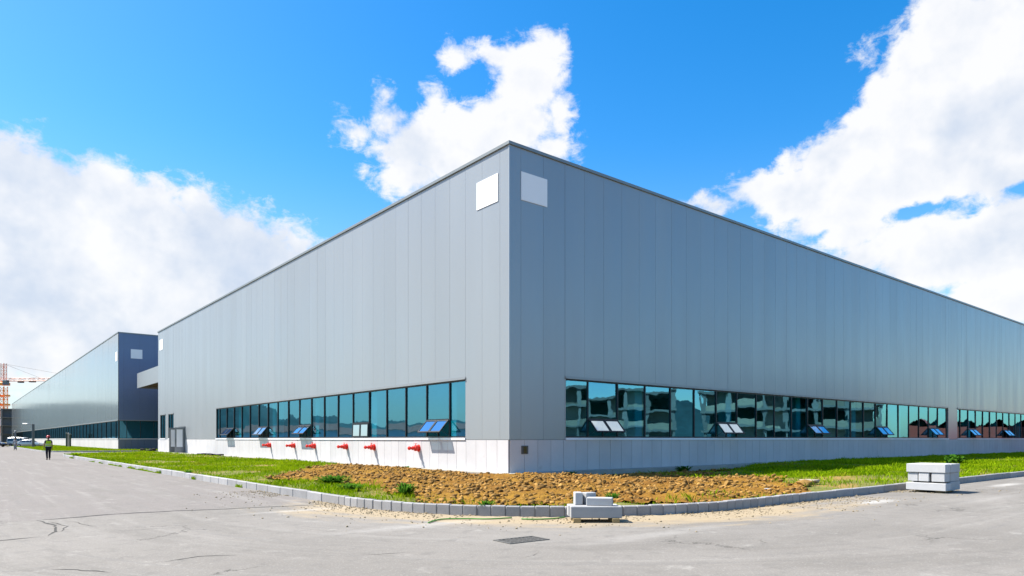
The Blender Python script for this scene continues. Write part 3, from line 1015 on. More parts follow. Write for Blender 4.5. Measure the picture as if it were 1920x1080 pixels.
def ribbon_window(parent, face, u0, u1, pitch, first, vents, z0=1.66, z1=4.43, seed=0, sub_glass=M['glass']):
    """one strip of glazing: frame part, with glass, head flashing, sill and open sashes as sub-parts"""
    mp = wallmap(face); rnd = random.Random(seed)
    fr = MB(); gl = MB(); hd = MB()
    us = [u0, u0 + first]
    while us[-1] < u1 - .3: us.append(min(u1, us[-1] + pitch))
    o0, o1 = -.07, .012
    fr.box(mp(u0, o0, z0), mp(u1, o1, z0 + .07)); fr.box(mp(u0, o0, z1 - .07), mp(u1, o1, z1))
    for k, u in enumerate(us):
        w_ = .032
        a = max(u - w_, u0); b_ = min(u + w_, u1)
        fr.box(mp(a, o0, z0 + .07), mp(b_, o1 + .02, z1 - .07))
    sashes = []
    for k in range(len(us) - 1):
        a, b_ = us[k] + .03, us[k + 1] - .03
        if k in vents:
            zt_ = z0 + .86
            fr.box(mp(a, o0, zt_), mp(b_, o1 + .01, zt_ + .08))
            mid = (a + b_) / 2
            fr.box(mp(mid - .025, o0, z0 + .07), mp(mid + .025, o1, zt_))
            sashes.append((a, mid, b_, zt_, vents[k]))
            lo = zt_ + .06
        else:
            lo = z0 + .05
        q = [(a - .01, lo), (b_ + .01, lo), (b_ + .01, z1 - .05), (a - .01, z1 - .05)]
        tx = rnd.uniform(-.009, .009); ty = rnd.uniform(-.009, .009)
        pts = [mp(uu, -.03 + (tx if i in (1, 2) else -tx) + (ty if i > 1 else -ty), zz) for i, (uu, zz) in enumerate(q)]
        gl.poly(pts if face == 'front' else pts[::-1])
    w = fr.build('window', M['frame'], parent)
    gl.build('glass', sub_glass, w)
    hd.box(mp(u0 - .04, .0, z1 + .003), mp(u1 + .04, PT + .07, z1 + .055), 0)
    hd.box(mp(u0 - .04, PT + .004, z1 + .055), mp(u1 + .04, PT + .025, z1 + .13), 0)
    hd.build('head_flashing', M['trim'], w)
    sl_ = MB()
    sl_.box(mp(u0 - .02, -.06, ZP + .004), mp(u1 + .02, PT + .06, z0 - .003))
    sl_.build('sill', M['plate'], w)
    for (a, mid, b_, zt_, ang_) in sashes:
        for (p0, p1) in ((a, mid - .012), (mid + .012, b_)):
            H_ = zt_ - z0 - .06; th = R(ang_)

            def sp(u, t, o):  # t down the sash from its hinge, o outwards
                return mp(u, o1 + .012 + math.sin(th) * t + math.cos(th) * o, zt_ - .005 - math.cos(th) * t + math.sin(th) * o)
            s_ = MB(); g_ = MB()

            def sbox(ua, ub, ta, tb, oa, ob):
                cs = [sp(ua, ta, oa), sp(ub, ta, oa), sp(ub, tb, oa), sp(ua, tb, oa), sp(ua, ta, ob), sp(ub, ta, ob), sp(ub, tb, ob), sp(ua, tb, ob)]
                i = [s_.pt(c) for c in cs]
                for q in ((0, 1, 2, 3), (4, 7, 6, 5), (0, 4, 5, 1), (1, 5, 6, 2), (2, 6, 7, 3), (3, 7, 4, 0)): s_.face([i[x_] for x_ in q])
            f_ = .065
            sbox(p0, p1, 0, f_, 0, .05); sbox(p0, p1, H_ - f_, H_, 0, .05)
            sbox(p0, p0 + f_, f_, H_ - f_, 0, .05); sbox(p1 - f_, p1, f_, H_ - f_, 0, .05)
            pts = [sp(p0 + f_ - .005, f_ - .005, .03), sp(p0 + f_ - .005, H_ - f_ + .005, .03), sp(p1 - f_ + .005, H_ - f_ + .005, .03), sp(p1 - f_ + .005, f_ - .005, .03)]
            i = [s_.pt(c) for c in pts]; s_.face(i if face == 'front' else i[::-1], 1)
            if ang_ > 8:  # stay bar
                s_.tube([sp(p0 + .03, H_ * .8, 0), mp(p0 + .03, o1, z0 + .12)], .01, 5)
            s_.build('sash', [M['frame'], M['sashglass']], w)
    return w


def plate(parent, face, u0, u1, z0, z1):
    mp = wallmap(face); mb = MB()
    mb.box(mp(u0, PT + .004, z0), mp(u1, PT + .03, z1))
    mb.build('blank_plate', M['plate'], parent)


# --- main hall
LS, LF = 67.9, 112.0
hall = empty('factory_hall', (0, 0, 0), label='large silver clad factory hall filling the middle of the picture, white stone plinth below', cat='building')
SW = (3.27, 43.8); FW = (3.35, 51.8); FW2 = (54.1, 100.0)
door = (55.1, 57.7)
tall = [(60.2, 62.7), (64.1, 66.8)]
sh = [(SW[0], SW[1], 0, 4.45), (door[0], door[1], 0, 2.95)] + [(a, b_, 0, 4.45) for a, b_ in tall]
cladding('side', LS, sh).build('side_cladding', [M['panel'], M['seam']], hall)
cladding('front', LF, [(FW[0], FW[1], 0, 4.45), (FW2[0], FW2[1], 0, 4.45)]).build('front_cladding', [M['panel'], M['seam']], hall)
# pressed corner trim
ct = MB()
ct.box((-PT - .012, -PT - .012, ZP + .02), (.02 - .02, .0, ZT), 0, 1.08)
ct.build('corner_trim', M['panel'], hall)
plinth('side', door[0] - .08).build('side_plinth', [M['stone'], M['gap']], hall)
plinth('side', LS, start=door[1] + .08).build('side_plinth', [M['stone'], M['gap']], hall)
p2 = plinth('front', LF); p2.build('front_plinth', [M['stone'], M['gap']], hall)
cp = MB()
cp.box((-.13, -.13, ZT + .004), (LF, .35, ZT + .14)); cp.box((-.13, .353, ZT + .004), (.35, LS + .1, ZT + .14))
cp.box((.35, LS - .35, ZT + .004), (LF, LS + .1, ZT + .14))
cp.build('coping', M['coping'], hall)
rf = MB(); rf.box((.36, .36, ZT - .3), (LF, LS - .36, ZT - .1), 0)
rf.build('roof', M['coping'], hall)
bk = MB(); bk.box((.0, LS - .08, .08), (LF, LS, ZT), 0); bk.box((LF - .2, 0.02, .08), (LF, LS - .09, ZT - .31), 0)
bk.build('rear_wall', M['panel'], hall)
w1_ = ribbon_window(hall, 'side', SW[0], SW[1], 2.12, 1.41, {1: 42, 5: 2, 9: 44, 13: 40, 17: 43}, seed=1)
w2_ = ribbon_window(hall, 'front', FW[0], FW[1], 2.12, 1.52, {1: 42, 6: 40, 11: 44, 16: 40, 21: 42}, seed=2)
w3_ = ribbon_window(hall, 'front', FW2[0], FW2[1], 2.12, .9, {2: 42, 7: 42, 12: 40, 17: 42}, seed=3)
for k, (a, b_) in enumerate(tall):
    ribbon_window(hall, 'side', a, b_, 1.3, 1.25, {}, seed=5 + k)
for face, a, b_ in (('side', .72, 2.33), ('side', 65.4, 67.0), ('front', .61, 2.16)):
    plate(hall, face, a, b_, 12.22, 13.48)
# interior seen dimly through the glass
it = MB()
it.box((.1, .1, .0), (LF - .3, LS - .2, .10), 1)
it.box((9, 12, .11), (9.2, LS - 1, 7), 0); it.box((9.21, 12, .11), (LF - 1, 12.2, 7), 0)
it.box((.1, 3, 5.2), (9, LS - 1, 5.35), 0); it.box((9, .1, 5.2), (LF - 1, 12, 5.35), 0)
it.build('interior', [M['interior'], M['floor_in']], hall)
cl = None
for k in range(7):
    yy = 5.6 + 8.48 * k
    c_ = MB(); c_.bbox((.8, yy - .35, .105), (1.5, yy + .35, 5.19), .04)
    if yy < LS - 3: c_.build('column', M['colwhite'], hall)
for k in range(11):
    xx = 9.8 + 8.48 * k
    c_ = MB(); c_.bbox((xx - .3, 1.0, .105), (xx + .3, 1.6, 5.19), .04)
    c_.build('column', M['colwhite'], hall)
# end canopy
cy_ = MB()
cy_.box((-.02, LS + .11, 8.5), (.1, 80.7, 10.5), 0); cy_.box((.1, 80.58, 8.5), (22, 80.7, 10.5), 0)
cy_.box((.1, LS + .11, 8.75), (22, 80.58, 8.9), 1)
cy_.build('canopy', [M['trim'], M['darkbrown']], hall)
# double door with both leaves swung open
dr = MB()
dr.box((-.14, door[0] - .08, .08), (.02, door[0], 2.93)); dr.box((-.14, door[1], .08), (.02, door[1] + .08, 2.93)); dr.box((-.14, door[0], 2.85), (.02, door[1], 2.93))
dr.box((-.02, door[0], .08), (.0, door[1], .12))
dro = dr.build('door', M['alu'], hall)
for yy, out in ((door[0] + .02, .92), (door[1] - .08, .92)):
    lf = MB()
    x0, x1 = -.15 - out, -.15
    for a, b_ in (((x0, yy, .12), (x0 + .16, yy + .05, 2.82)), ((x1 - .16, yy, .12), (x1, yy + .05, 2.82)), ((x0 + .16, yy, .12), (x1 - .16, yy + .05, .75)), ((x0 + .16, yy, 2.62), (x1 - .16, yy + .05, 2.82))):
        lf.box(a, b_)
    lf.box((x0 + .16, yy + .02, .75), (x1 - .16, yy + .03, 2.62), 1)
    lf.tube([(x0 + .08, yy - .05, 1.1), (x0 + .08, yy - .05, 1.6)], .018, 6)
    lf.build('door_leaf', [M['alu'], M['plate']], dro)
vn = MB()
vn.box((.62, -PT - .05, .93), (1.0, -PT - .02, 1.30), 0); vn.box((.72, -PT - .062, .97), (.90, -PT - .052, 1.26), 1)
for k in range(5): vn.box((.73, -PT - .075, 1.0 + .05 * k), (.89, -PT - .062, 1.02 + .05 * k), 1)
vn.build('vent_cover', [M['iron'], M['brass']], hall)
# concrete apron at the foot of both walls
ap = MB()
u = -.6
while u < LS:
    n_ = min(LS, u + 3.0)
    if not 40.2 < (u + n_) / 2 < 46.2:
        ap.bbox((-.62, u + .006 if u > -.5 else u, -.6), (-PT - .02, n_ - .006, .11 + random.uniform(-.006, .006)), .012, 0, random.uniform(.94, 1.05))
    u = n_
u = -.05
while u < LF:
    n_ = u + 3.0
    ap.bbox((u + .006, -.62, -.6), (n_ - .006, -PT - .02, .108 + random.uniform(-.006, .006)), .012, 0, random.uniform(.94, 1.05))
    u = n_
tag(ap.build('apron', M['concrete']), 'pale concrete apron strip at the foot of the hall', 'apron', kind='structure')
pt_ = MB(); pt_.bbox((-2.6, 46.5, -.05), (-.64, 60.5, .15), .02)
tag(pt_.build('path', M['concrete']), 'concrete landing in front of the open double door', 'path', kind='structure')
db = MB()  # dark boards added in place of the dark hole in the apron
for k in range(16):
    yy = 40.4 + .37 * k
    db.T = Matrix.Translation((-.55 - random.random() * .5, yy, .12)) @ Matrix.Rotation(random.uniform(-.7, .7), 4, 'Z') @ Matrix.Rotation(random.uniform(-.15, .25), 4, 'Y')
    db.box((-.3, -.25, -.02), (.3, .3, .02 + .1 * random.random()), 0, random.uniform(.5, 1.6))
db.T = None
tag(db.build('apron_hole_fill', M['debris']), 'dark boards added for the dark hole in the apron at the foot of the sunlit plinth', 'debris')

# --- far hall
BX, BY = -1.5, 85.3
LB = 253.0; BT = 16.45
far = empty('factory_hall', (BX, BY, 0), label='long second hall behind, its narrow end deep blue in shade', cat='building')
cladding('side', LB, [(0.05, LB - 12, 0, 4.2)], 2.66, 2.66, 1.6, BT, .005, .02).build('side_cladding', [M['panel_far'], M['gap']], far)
cladding('front', 60, [(0, 30, 0, 4.2)], 2.0, .6, 1.6, BT, .002, .05).build('front_cladding', [M['panel_shade'], M['gap']], far)
plinth('side', LB, 1.6, 1.58).build('side_plinth', [M['stone'], M['gap']], far)
plinth('front', 60, .8, 1.58).build('front_plinth', [M['plinth_shade'], M['gap']], far)
cp = MB(); cp.box((-.12, -.12, BT + .004), (60, .3, BT + .14)); cp.box((-.12, .303, BT + .004), (.3, LB, BT + .14)); cp.build('coping', M['coping'], far)
rf = MB(); rf.box((.31, .31, BT - .2), (60, LB, BT - .05)); rf.build('roof', M['coping'], far)
ribbon_window(far, 'side', .1, LB - 12, 4.2, 2.1, {}, 1.66, 4.17, 8, M['darkglass'])
ribbon_window(far, 'front', .1, 30, 1.72, .9, {}, 1.66, 4.17, 9)
plate(far, 'front', 1.5, 2.95, 13.0, 14.3); plate(far, 'side', .5, 2.0, 12.6, 13.9)
it = MB(); it.box((.2, 6, .0), (59, 6.2, 8)); it.box((6, 6.3, 0), (6.2, LB - 1, 8)); it.box((.15, .15, 4.8), (59, 6, 4.9)); it.box((.15, 6, 4.8), (6, LB - 1, 4.9)); it.box((.1, .1, 0), (59, LB - 1, .08))
it.build('interior', M['interior'], far)

# verge of the far hall
fv = MB()
outline = []
cx, cy, rr = -5.0, 79.0, 6.0
outline = [(60, 73.0)] + [(cx + rr * math.cos(a), cy + rr * math.sin(a)) for a in np.linspace(-math.pi / 2, -math.pi, 10)] + [(-11, 340), (-1.6, 340), (-1.6, 85.2), (60, 85.2)]
fv.poly([(q[0], q[1], .14) for q in outline][::-1])
fo = fv.build('verge', gmat)
tag(fo, 'flat green verge round the far hall', 'verge', kind='structure')
segs = []
arc = [(cx + rr * math.cos(a), cy + rr * math.sin(a)) for a in np.linspace(-math.pi, -math.pi / 2, 14)]
yy = 150.0
while yy > 80: segs.append(((-11, yy), (-11, yy - 1.0))); yy -= 1.0
segs += [((-11, yy), arc[0])] if yy > arc[0][1] + .05 else []
segs += list(zip(arc, arc[1:]))
xx = -5.0
while xx < 20: segs.append(((xx, 73), (xx + 1, 73))); xx += 1
kb2 = kerb_mesh(segs, .2, .15).build('kerb', M['kerb'])
tag(kb2, 'kerb stones round the verge of the far hall', 'kerb', kind='structure')


def far_grass(x, y):
    return ((x > -10.7) & (x < -1.6) & (y > 79)) | ((x > -6) & (x < 20) & (y > 73.3) & (y < 85.1)) | ((np.hypot(x + 5, y - 79) < 5.7))


def far_z(x, y): return np.full(x.shape, .14)


x = RNG.uniform(-11, 20, 90000); y = RNG.uniform(73, 175, 90000)
ok = far_grass(x, y) & in_view(x, y)[0]
x, y = x[ok], y[ok]
V, Fr, t = blades(x, y, far_z(x, y), .06 + .09 * RNG.random(len(x)), np.full(len(x), .07))
o = mesh_np('grass', V, Fr, M['grass'], attrs=dict(tone=t)); tag(o, 'distant green grass round the far hall', 'grass', kind='stuff')

# ------------------------------------------------------------------ red hydrant outlets on the sunlit plinth
def outlet():
    root = empty('fire_outlet', (0, 0, 0))
    def lathe(name, prof, m_, par):
        mb = MB(); n = 16; rings = []
        for (xo, r) in prof:
            rings.append([mb.pt((-xo, r * math.cos(a), r * math.sin(a))) for a in [2 * math.pi * k / n for k in range(n)]])
        for a, b_ in zip(rings, rings[1:]):
            for k in range(n): mb.face((a[k], a[(k + 1) % n], b_[(k + 1) % n], b_[k]))
        mb.face(rings[0][::-1]); mb.face(rings[-1])
        return mb.build(name, m_, par, False)
    lathe('flange', [(0, .19), (.03, .19), (.035, .14), (.04, .14)], M['red'], root)
    bd = lathe('valve_body', [(.04, .13), (.10, .15), (.20, .165), (.24, .15), (.27, .10), (.33, .085)], M['red'], root)
    lathe('nozzle', [(.33, .07), (.36, .105), (.39, .105), (.40, .07), (.50, .065), (.51, .085), (.54, .085)], M['red'], root)
    lathe('cap', [(.54, .10), (.60, .10), (.615, .08), (.62, .03), (.66, .03)], M['red'], root)
    hw = MB(); hw.tube([(-.18, 0, .15), (-.18, 0, .23)], .02, 8)
    hw.tube([(-.18 + .07 * math.cos(a), .07 * math.sin(a), .235) for a in [2 * math.pi * k / 12 for k in range(13)]], .012, 6)
    hw.build('hand_wheel', M['red'], root)
    return root


OL = [(7.48, 'red fire outlet on the sunlit plinth nearest the corner, by the first open window'),
      (12.4, 'red fire outlet second from the corner, below two plain glass panes'),
      (16.0, 'red fire outlet third from the corner, left of the closed window sashes'),
      (20.9, 'red fire outlet just right of the middle open window of the sunlit side'),
      (24.5, 'red fire outlet second from the far end, alone under plain glass'),
      (29.4, 'red fire outlet farthest from the corner, under an open window')]
proto = outlet()
for k, (yy, lb) in enumerate(OL):
    o = proto if k == 0 else copy_tree(proto)
    o.location = (-PT - .018, yy, 1.12)
    tag(o, lb, 'fire outlet', 'red fire outlets along the sunlit plinth')


# ------------------------------------------------------------------ stacked slabs, bearers, grate, hose
def slab(name, label, loc, size, rz=0, tn=1.0, group=None, cat='block', m_='block', bev=.012, chip=False):
    mb = MB()
    a = Vector(size) / 2
    mb.bbox((-a.x, -a.y, 0), (a.x, a.y, size[2]), bev, 0, tn)
    o = mb.build(name, M[m_])
    o.location = loc; o.rotation_euler = (0, 0, rz)
    return tag(o, label, cat, group)


CR = R(-HEAD)  # parallel to the picture plane


def camx(x0, y0, dx_, dy_):
    """shift a point along the line of kerb facing the road bend"""
    return (x0 + dx_ * math.cos(CR) - dy_ * math.sin(CR), y0 + dx_ * math.sin(CR) + dy_ * math.cos(CR))


B0 = (-9.30, -14.16)   # middle of the front edge of the small pile
gS = 'grey blocks piled on timber bearers by the bend'
for dx_, lb in ((-.36, 'left timber bearer under the small block pile'), (.38, 'right timber bearer under the small block pile')):
    q = camx(B0[0], B0[1], dx_, .28)
    slab('timber_bearer', lb, (q[0], q[1], 0), (.14, .62, .085), CR, 1, 'timber bearers under the small block pile', 'bearer', 'wood', .006)
q = camx(B0[0], B0[1], .01, .15)
slab('granite_block', 'long grey block at the front bottom of the small pile', (q[0], q[1], .0855), (.98, .29, .225), CR, .84, gS)
q = camx(B0[0], B0[1], -.015, .455)
slab('granite_block', 'long grey block at the back bottom of the small pile', (q[0], q[1], .0855), (.98, .29, .222), CR, 1.0, gS)
q = camx(B0[0], B0[1], .10, .22)
slab('granite_block', 'block lying askew on top of the small pile', (q[0], q[1], .312), (.50, .22, .155), CR - R(13), 1.0, gS)
q = camx(B0[0], B0[1], -.30, .44)
slab('granite_block', 'block standing upright at the left back of the small pile', (q[0], q[1], .3085), (.15, .24, .245), CR + R(4), 1.02, gS)
q = camx(B0[0], B0[1], -.08, .50)
slab('granite_block', 'block standing behind the askew one on the small pile', (q[0], q[1], .3085), (.24, .17, .235), CR + R(30), .98, gS)

gL = 'white slabs stacked by the kerb'
for yy, lb in ((-15.55, 'timber bearer under the near end of the white slab stack'), (-15.0, 'timber bearer under the far end of the white slab stack')):
    slab('timber_bearer', lb, (4.25, yy, 0), (1.0, .12, .065), 0, 1, 'timber bearers under the slab stack', 'bearer', 'wood', .006)
xc = [3.80, 4.20, 4.60]
lay = ['sunlit long', 'middle long', 'shaded rear long']
for k, xx in enumerate(xc):
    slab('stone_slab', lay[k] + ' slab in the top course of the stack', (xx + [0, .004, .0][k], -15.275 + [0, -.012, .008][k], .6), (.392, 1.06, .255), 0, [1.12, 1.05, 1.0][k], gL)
names3 = ['near end', 'middle', 'far end']
for k, (a, b_) in enumerate(((-15.78, -15.42), (-15.36, -15.07), (-15.055, -14.77))):
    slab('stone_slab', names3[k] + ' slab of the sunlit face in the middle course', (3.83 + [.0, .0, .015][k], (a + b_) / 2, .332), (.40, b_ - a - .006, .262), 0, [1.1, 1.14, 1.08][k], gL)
slab('stone_slab', 'long slab on the shaded side of the middle course', (4.43, -15.27, .332), (.72, 1.02, .262), 0, 1.0, gL)
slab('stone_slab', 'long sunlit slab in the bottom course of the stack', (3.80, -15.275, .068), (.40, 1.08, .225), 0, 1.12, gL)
slab('stone_slab', 'slab at the middle of the bottom course of the stack', (4.21, -15.28, .068), (.40, 1.07, .258), 0, 1.0, gL)
slab('stone_slab', 'rear slab jutting from the bottom course of the stack', (4.66, -15.22, .068), (.46, 1.10, .258), 0, 1.04, gL)

gr = empty('drain_grate', (-11.83, -14.97, .0), R(-3), label='dark iron drain grate sunk in the road before the bend', cat='grate')
f_ = MB()
for a, b_ in (((-.39, -.23, -.03), (.39, -.20, .012)), ((-.39, .20, -.03), (.39, .23, .012)), ((-.39, -.2, -.03), (-.36, .2, .012)), ((.36, -.2, -.03), (.39, .2, .012))): f_.box(a, b_)
f_.build('frame', M['iron'], gr)
br = MB()
for k in range(9): br.box((-.35 + .078 * k, -.198, -.02), (-.35 + .078 * k + .03, .198, .009))
for k in range(3): br.box((-.355, -.11 + .1 * k, -.025), (.355, -.095 + .1 * k, .004))
br.build('bars', M['iron'], gr)
pb = MB(); pb.box((-.37, -.21, -.028), (.37, .21, .0012)); pb.build('pit_shade', M['dark'], gr)  # flat black plate, its colour stands in for shade below the bars


def hose(label, pts):
    P_ = [Vector(p) for p in pts]; out = []
    for k in range(len(P_) - 1):
        p0, p1, p2, p3 = P_[max(k - 1, 0)], P_[k], P_[k + 1], P_[min(k + 2, len(P_) - 1)]
        for t in np.linspace(0, 1, 9)[:-1]:
            out.append(.5 * ((2 * p1) + (-p0 + p2) * t + (2 * p0 - 5 * p1 + 4 * p2 - p3) * t * t + (-p0 + 3 * p1 - 3 * p2 + p3) * t ** 3))
    out.append(P_[-1])
    mb = MB(); mb.tube([(q.x, q.y, .02) for q in out], .014, 6)
    tag(mb.build('garden_hose', M['hose'], None, True), label, 'hose')


hose('longer left length of green hose lying on the sandy road', [(-11.85, -12.25, .02), (-11.35, -11.95, .02), (-10.9, -12.2, .02), (-10.6, -12.5, .02), (-10.12, -12.62, .02)])
hose('shorter right length of green hose running to the small block pile', [(-10.1, -12.9, .02), (-9.95, -13.1, .02), (-9.6, -13.25, .02), (-9.22, -13.22, .02)])


# ------------------------------------------------------------------ people
def skin_mesh(name, verts, edges, radii, m_, parent, lv=2):
    me = bpy.data.meshes.new(name)
    me.from_pydata(verts, edges, [])
    o = bpy.data.objects.new(name, me); COL.objects.link(o)
    sk = o.modifiers.new('skin', 'SKIN'); sk.use_smooth_shade = True
    sb = o.modifiers.new('sub', 'SUBSURF'); sb.levels = lv; sb.render_levels = lv
    for i, r in enumerate(radii):
        me.skin_vertices[0].data[i].radius = (r, r) if not hasattr(r, '__len__') else r
    me.skin_vertices[0].data[0].use_root = True
    dg = bpy.context.evaluated_depsgraph_get()
    nm = bpy.data.meshes.new_from_object(o.evaluated_get(dg))
    bpy.data.objects.remove(o)
    nm.name = name
    nm.materials.clear()
    return link(name, nm, m_, parent, True)


def person(loc, rz, label, top, bottom, helmet=False, vest=False, stride=.18, arms=(.10, -.08), scale=1.0):
    root = empty('person', loc, rz, label=label, cat='person')
    root.scale = (scale,) * 3
    V, E, Rd = [], [], []

    def add(p, r, par=None):
        V.append(p); Rd.append(r)
        if par is not None: E.append((par, len(V) - 1))
        return len(V) - 1
    pel = add((0, 0, .94), (.15, .10)); wai = add((0, .0, 1.10), (.135, .09), pel); che = add((0, .0, 1.30), (.16, .105), wai)
    shc = add((0, -.01, 1.43), (.11, .08), che); nek = add((0, 0, 1.50), .055, shc); jaw = add((0, .02, 1.57), (.062, .075), nek)
    hd = add((0, .01, 1.65), (.075, .092), jaw); add((0, .0, 1.725), (.055, .07), hd)
    add((0, .115, 1.625), .014, hd)
    J = {}
    for s_ in (-1, 1):
        st = stride * s_; sw = arms[0] if s_ < 0 else arms[1]
        sh_ = add((.185 * s_, -.01, 1.41), .062, shc)
        elb = add((.235 * s_, sw * .35 - .02, 1.14), .042, sh_)
        wr = add((.245 * s_, sw + .06, .90), .028, elb)
        pm = add((.24 * s_, sw + .085, .82), (.022, .038), wr)
        for fi, (off, L_) in enumerate(((-.03, .075), (-.01, .088), (.01, .082), (.03, .062))):
            k1 = add((.24 * s_, sw + .09 + off, .79), .0095, pm)
            k2 = add((.235 * s_, sw + .095 + off, .79 - L_ * .55), .009, k1)
            add((.225 * s_, sw + .10 + off, .79 - L_), .008, k2)
        th = add((.225 * s_, sw + .125, .835), .011, pm); add((.22 * s_, sw + .15, .80), .009, th)
        hp = add((.095 * s_, 0, .90), .092, pel)
        kn = add((.105 * s_, st * .55 + .03, .50), .058, hp)
        an = add((.11 * s_, st - .02, .09), .040, kn)
        to = add((.12 * s_, st + .13, .04), .034, an)
        J[s_] = (sh_, elb, wr, hp, kn, an, to)
    body = skin_mesh('body', V, E, Rd, M['skin'], root)

    def sub(name, idx, edges, grow, m_, adj=None):
        mp_ = {q: k for k, q in enumerate(idx)}
        vv = [list(V[q]) for q in idx]
        rr_ = []
        for q in idx:
            r = Rd[q]; r = (r, r) if not hasattr(r, '__len__') else r
            rr_.append((r[0] + grow, r[1] + grow))
        for q, nv in (adj or {}).items(): vv[mp_[q]] = nv
        return skin_mesh(name, [tuple(q) for q in vv], [(mp_[a], mp_[b_]) for a, b_ in edges], rr_, m_, root)
    l, r = J[-1], J[1]
    sub('shirt', [pel, wai, che, shc, l[0], l[1], r[0], r[1]], [(pel, wai), (wai, che), (che, shc), (shc, l[0]), (l[0], l[1]), (shc, r[0]), (r[0], r[1])], .014, top,
        {l[1]: [-.225, arms[0] * .2 - .02, 1.22], r[1]: [.225, arms[1] * .2 - .02, 1.22]})
    sub('trousers', [pel, l[3], l[4], l[5], r[3], r[4], r[5]], [(pel, l[3]), (l[3], l[4]), (l[4], l[5]), (pel, r[3]), (r[3], r[4]), (r[4], r[5])], .02, bottom)
    for s_ in (-1, 1):
        a, t_ = J[s_][5], J[s_][6]
        skin_mesh('shoe', [(V[a][0], V[a][1] - .03, .045), (V[a][0], V[a][1] + .06, .045), (V[t_][0], V[t_][1] + .02, .04)], [(0, 1), (1, 2)], [(.05, .045), (.048, .042), (.045, .035)], M['shoe'], root)
    if vest:
        skin_mesh('vest', [(0, 0, .93), (0, 0, 1.10), (0, 0, 1.30), (0, -.01, 1.42), (-.14, -.01, 1.42), (.14, -.01, 1.42)], [(0, 1), (1, 2), (2, 3), (3, 4), (3, 5)],
                  [(.19, .14), (.175, .13), (.195, .14), (.13, .11), (.075, .085), (.075, .085)], M['vest'], root)
        tp = MB(); n = 24
        for zc in (1.02, 1.16):
            rg = [[tp.pt((.205 * math.cos(a), .150 * math.sin(a), zc + dz_)) for a in [2 * math.pi * k / n for k in range(n)]] for dz_ in (-.022, .022)]
            for k in range(n): tp.face((rg[0][k], rg[0][(k + 1) % n], rg[1][(k + 1) % n], rg[1][k]))
        tp.build('reflective_band', M['reflect'], root)
    if helmet:
        hm = MB(); n = 18; rings = []
        for (rr_, zz) in ((.142, 1.685), (.132, 1.69), (.128, 1.72), (.115, 1.775), (.085, 1.815), (.04, 1.835)):
            rings.append([hm.pt((rr_ * math.cos(a), rr_ * 1.15 * math.sin(a) + (.03 if rr_ > .14 and math.sin(a) > .3 else 0), zz)) for a in [2 * math.pi * k / n for k in range(n)]])
        for a, b_ in zip(rings, rings[1:]):
            for k in range(n): hm.face((a[k], a[(k + 1) % n], b_[(k + 1) % n], b_[k]))
        hm.face(rings[-1])
        hm.build('helmet', M['helmet'], root, True)
    hr = MB(); n = 14; rings = []
    for (rr_, zz) in ((.085, 1.58), (.098, 1.64), (.1, 1.69), (.085, 1.745), (.045, 1.775)):
        rings.append([hr.pt((rr_ * math.cos(a), rr_ * 1.12 * math.sin(a) - .022 - (.02 if zz < 1.7 and math.sin(a) > 0 else 0) * 2.4 * (math.sin(a) if math.sin(a) > 0 else 0), zz)) for a in [2 * math.pi * k / n for k in range(n)]])
    for a, b_ in zip(rings, rings[1:]):
        for k in range(n): hr.face((a[k], a[(k + 1) % n], b_[(k + 1) % n], b_[k]))
    hr.face(rings[-1]); hr.build('hair', M['hair'], root, True)
    return root


person((-13.45, 39.85, -.008), R(8), 'person in a yellow green vest, red helmet and black trousers walking away on the road', M['tee'], M['navy'], True, True, .14, (.10, -.05), 1.03)
person((-12.6, 96.9, -.008), R(150), 'person in pale shirt and pale trousers standing in front of the parked cars', M['whiteshirt'], M['greytrouser'], False, False, .06, (.08, .05), .98)


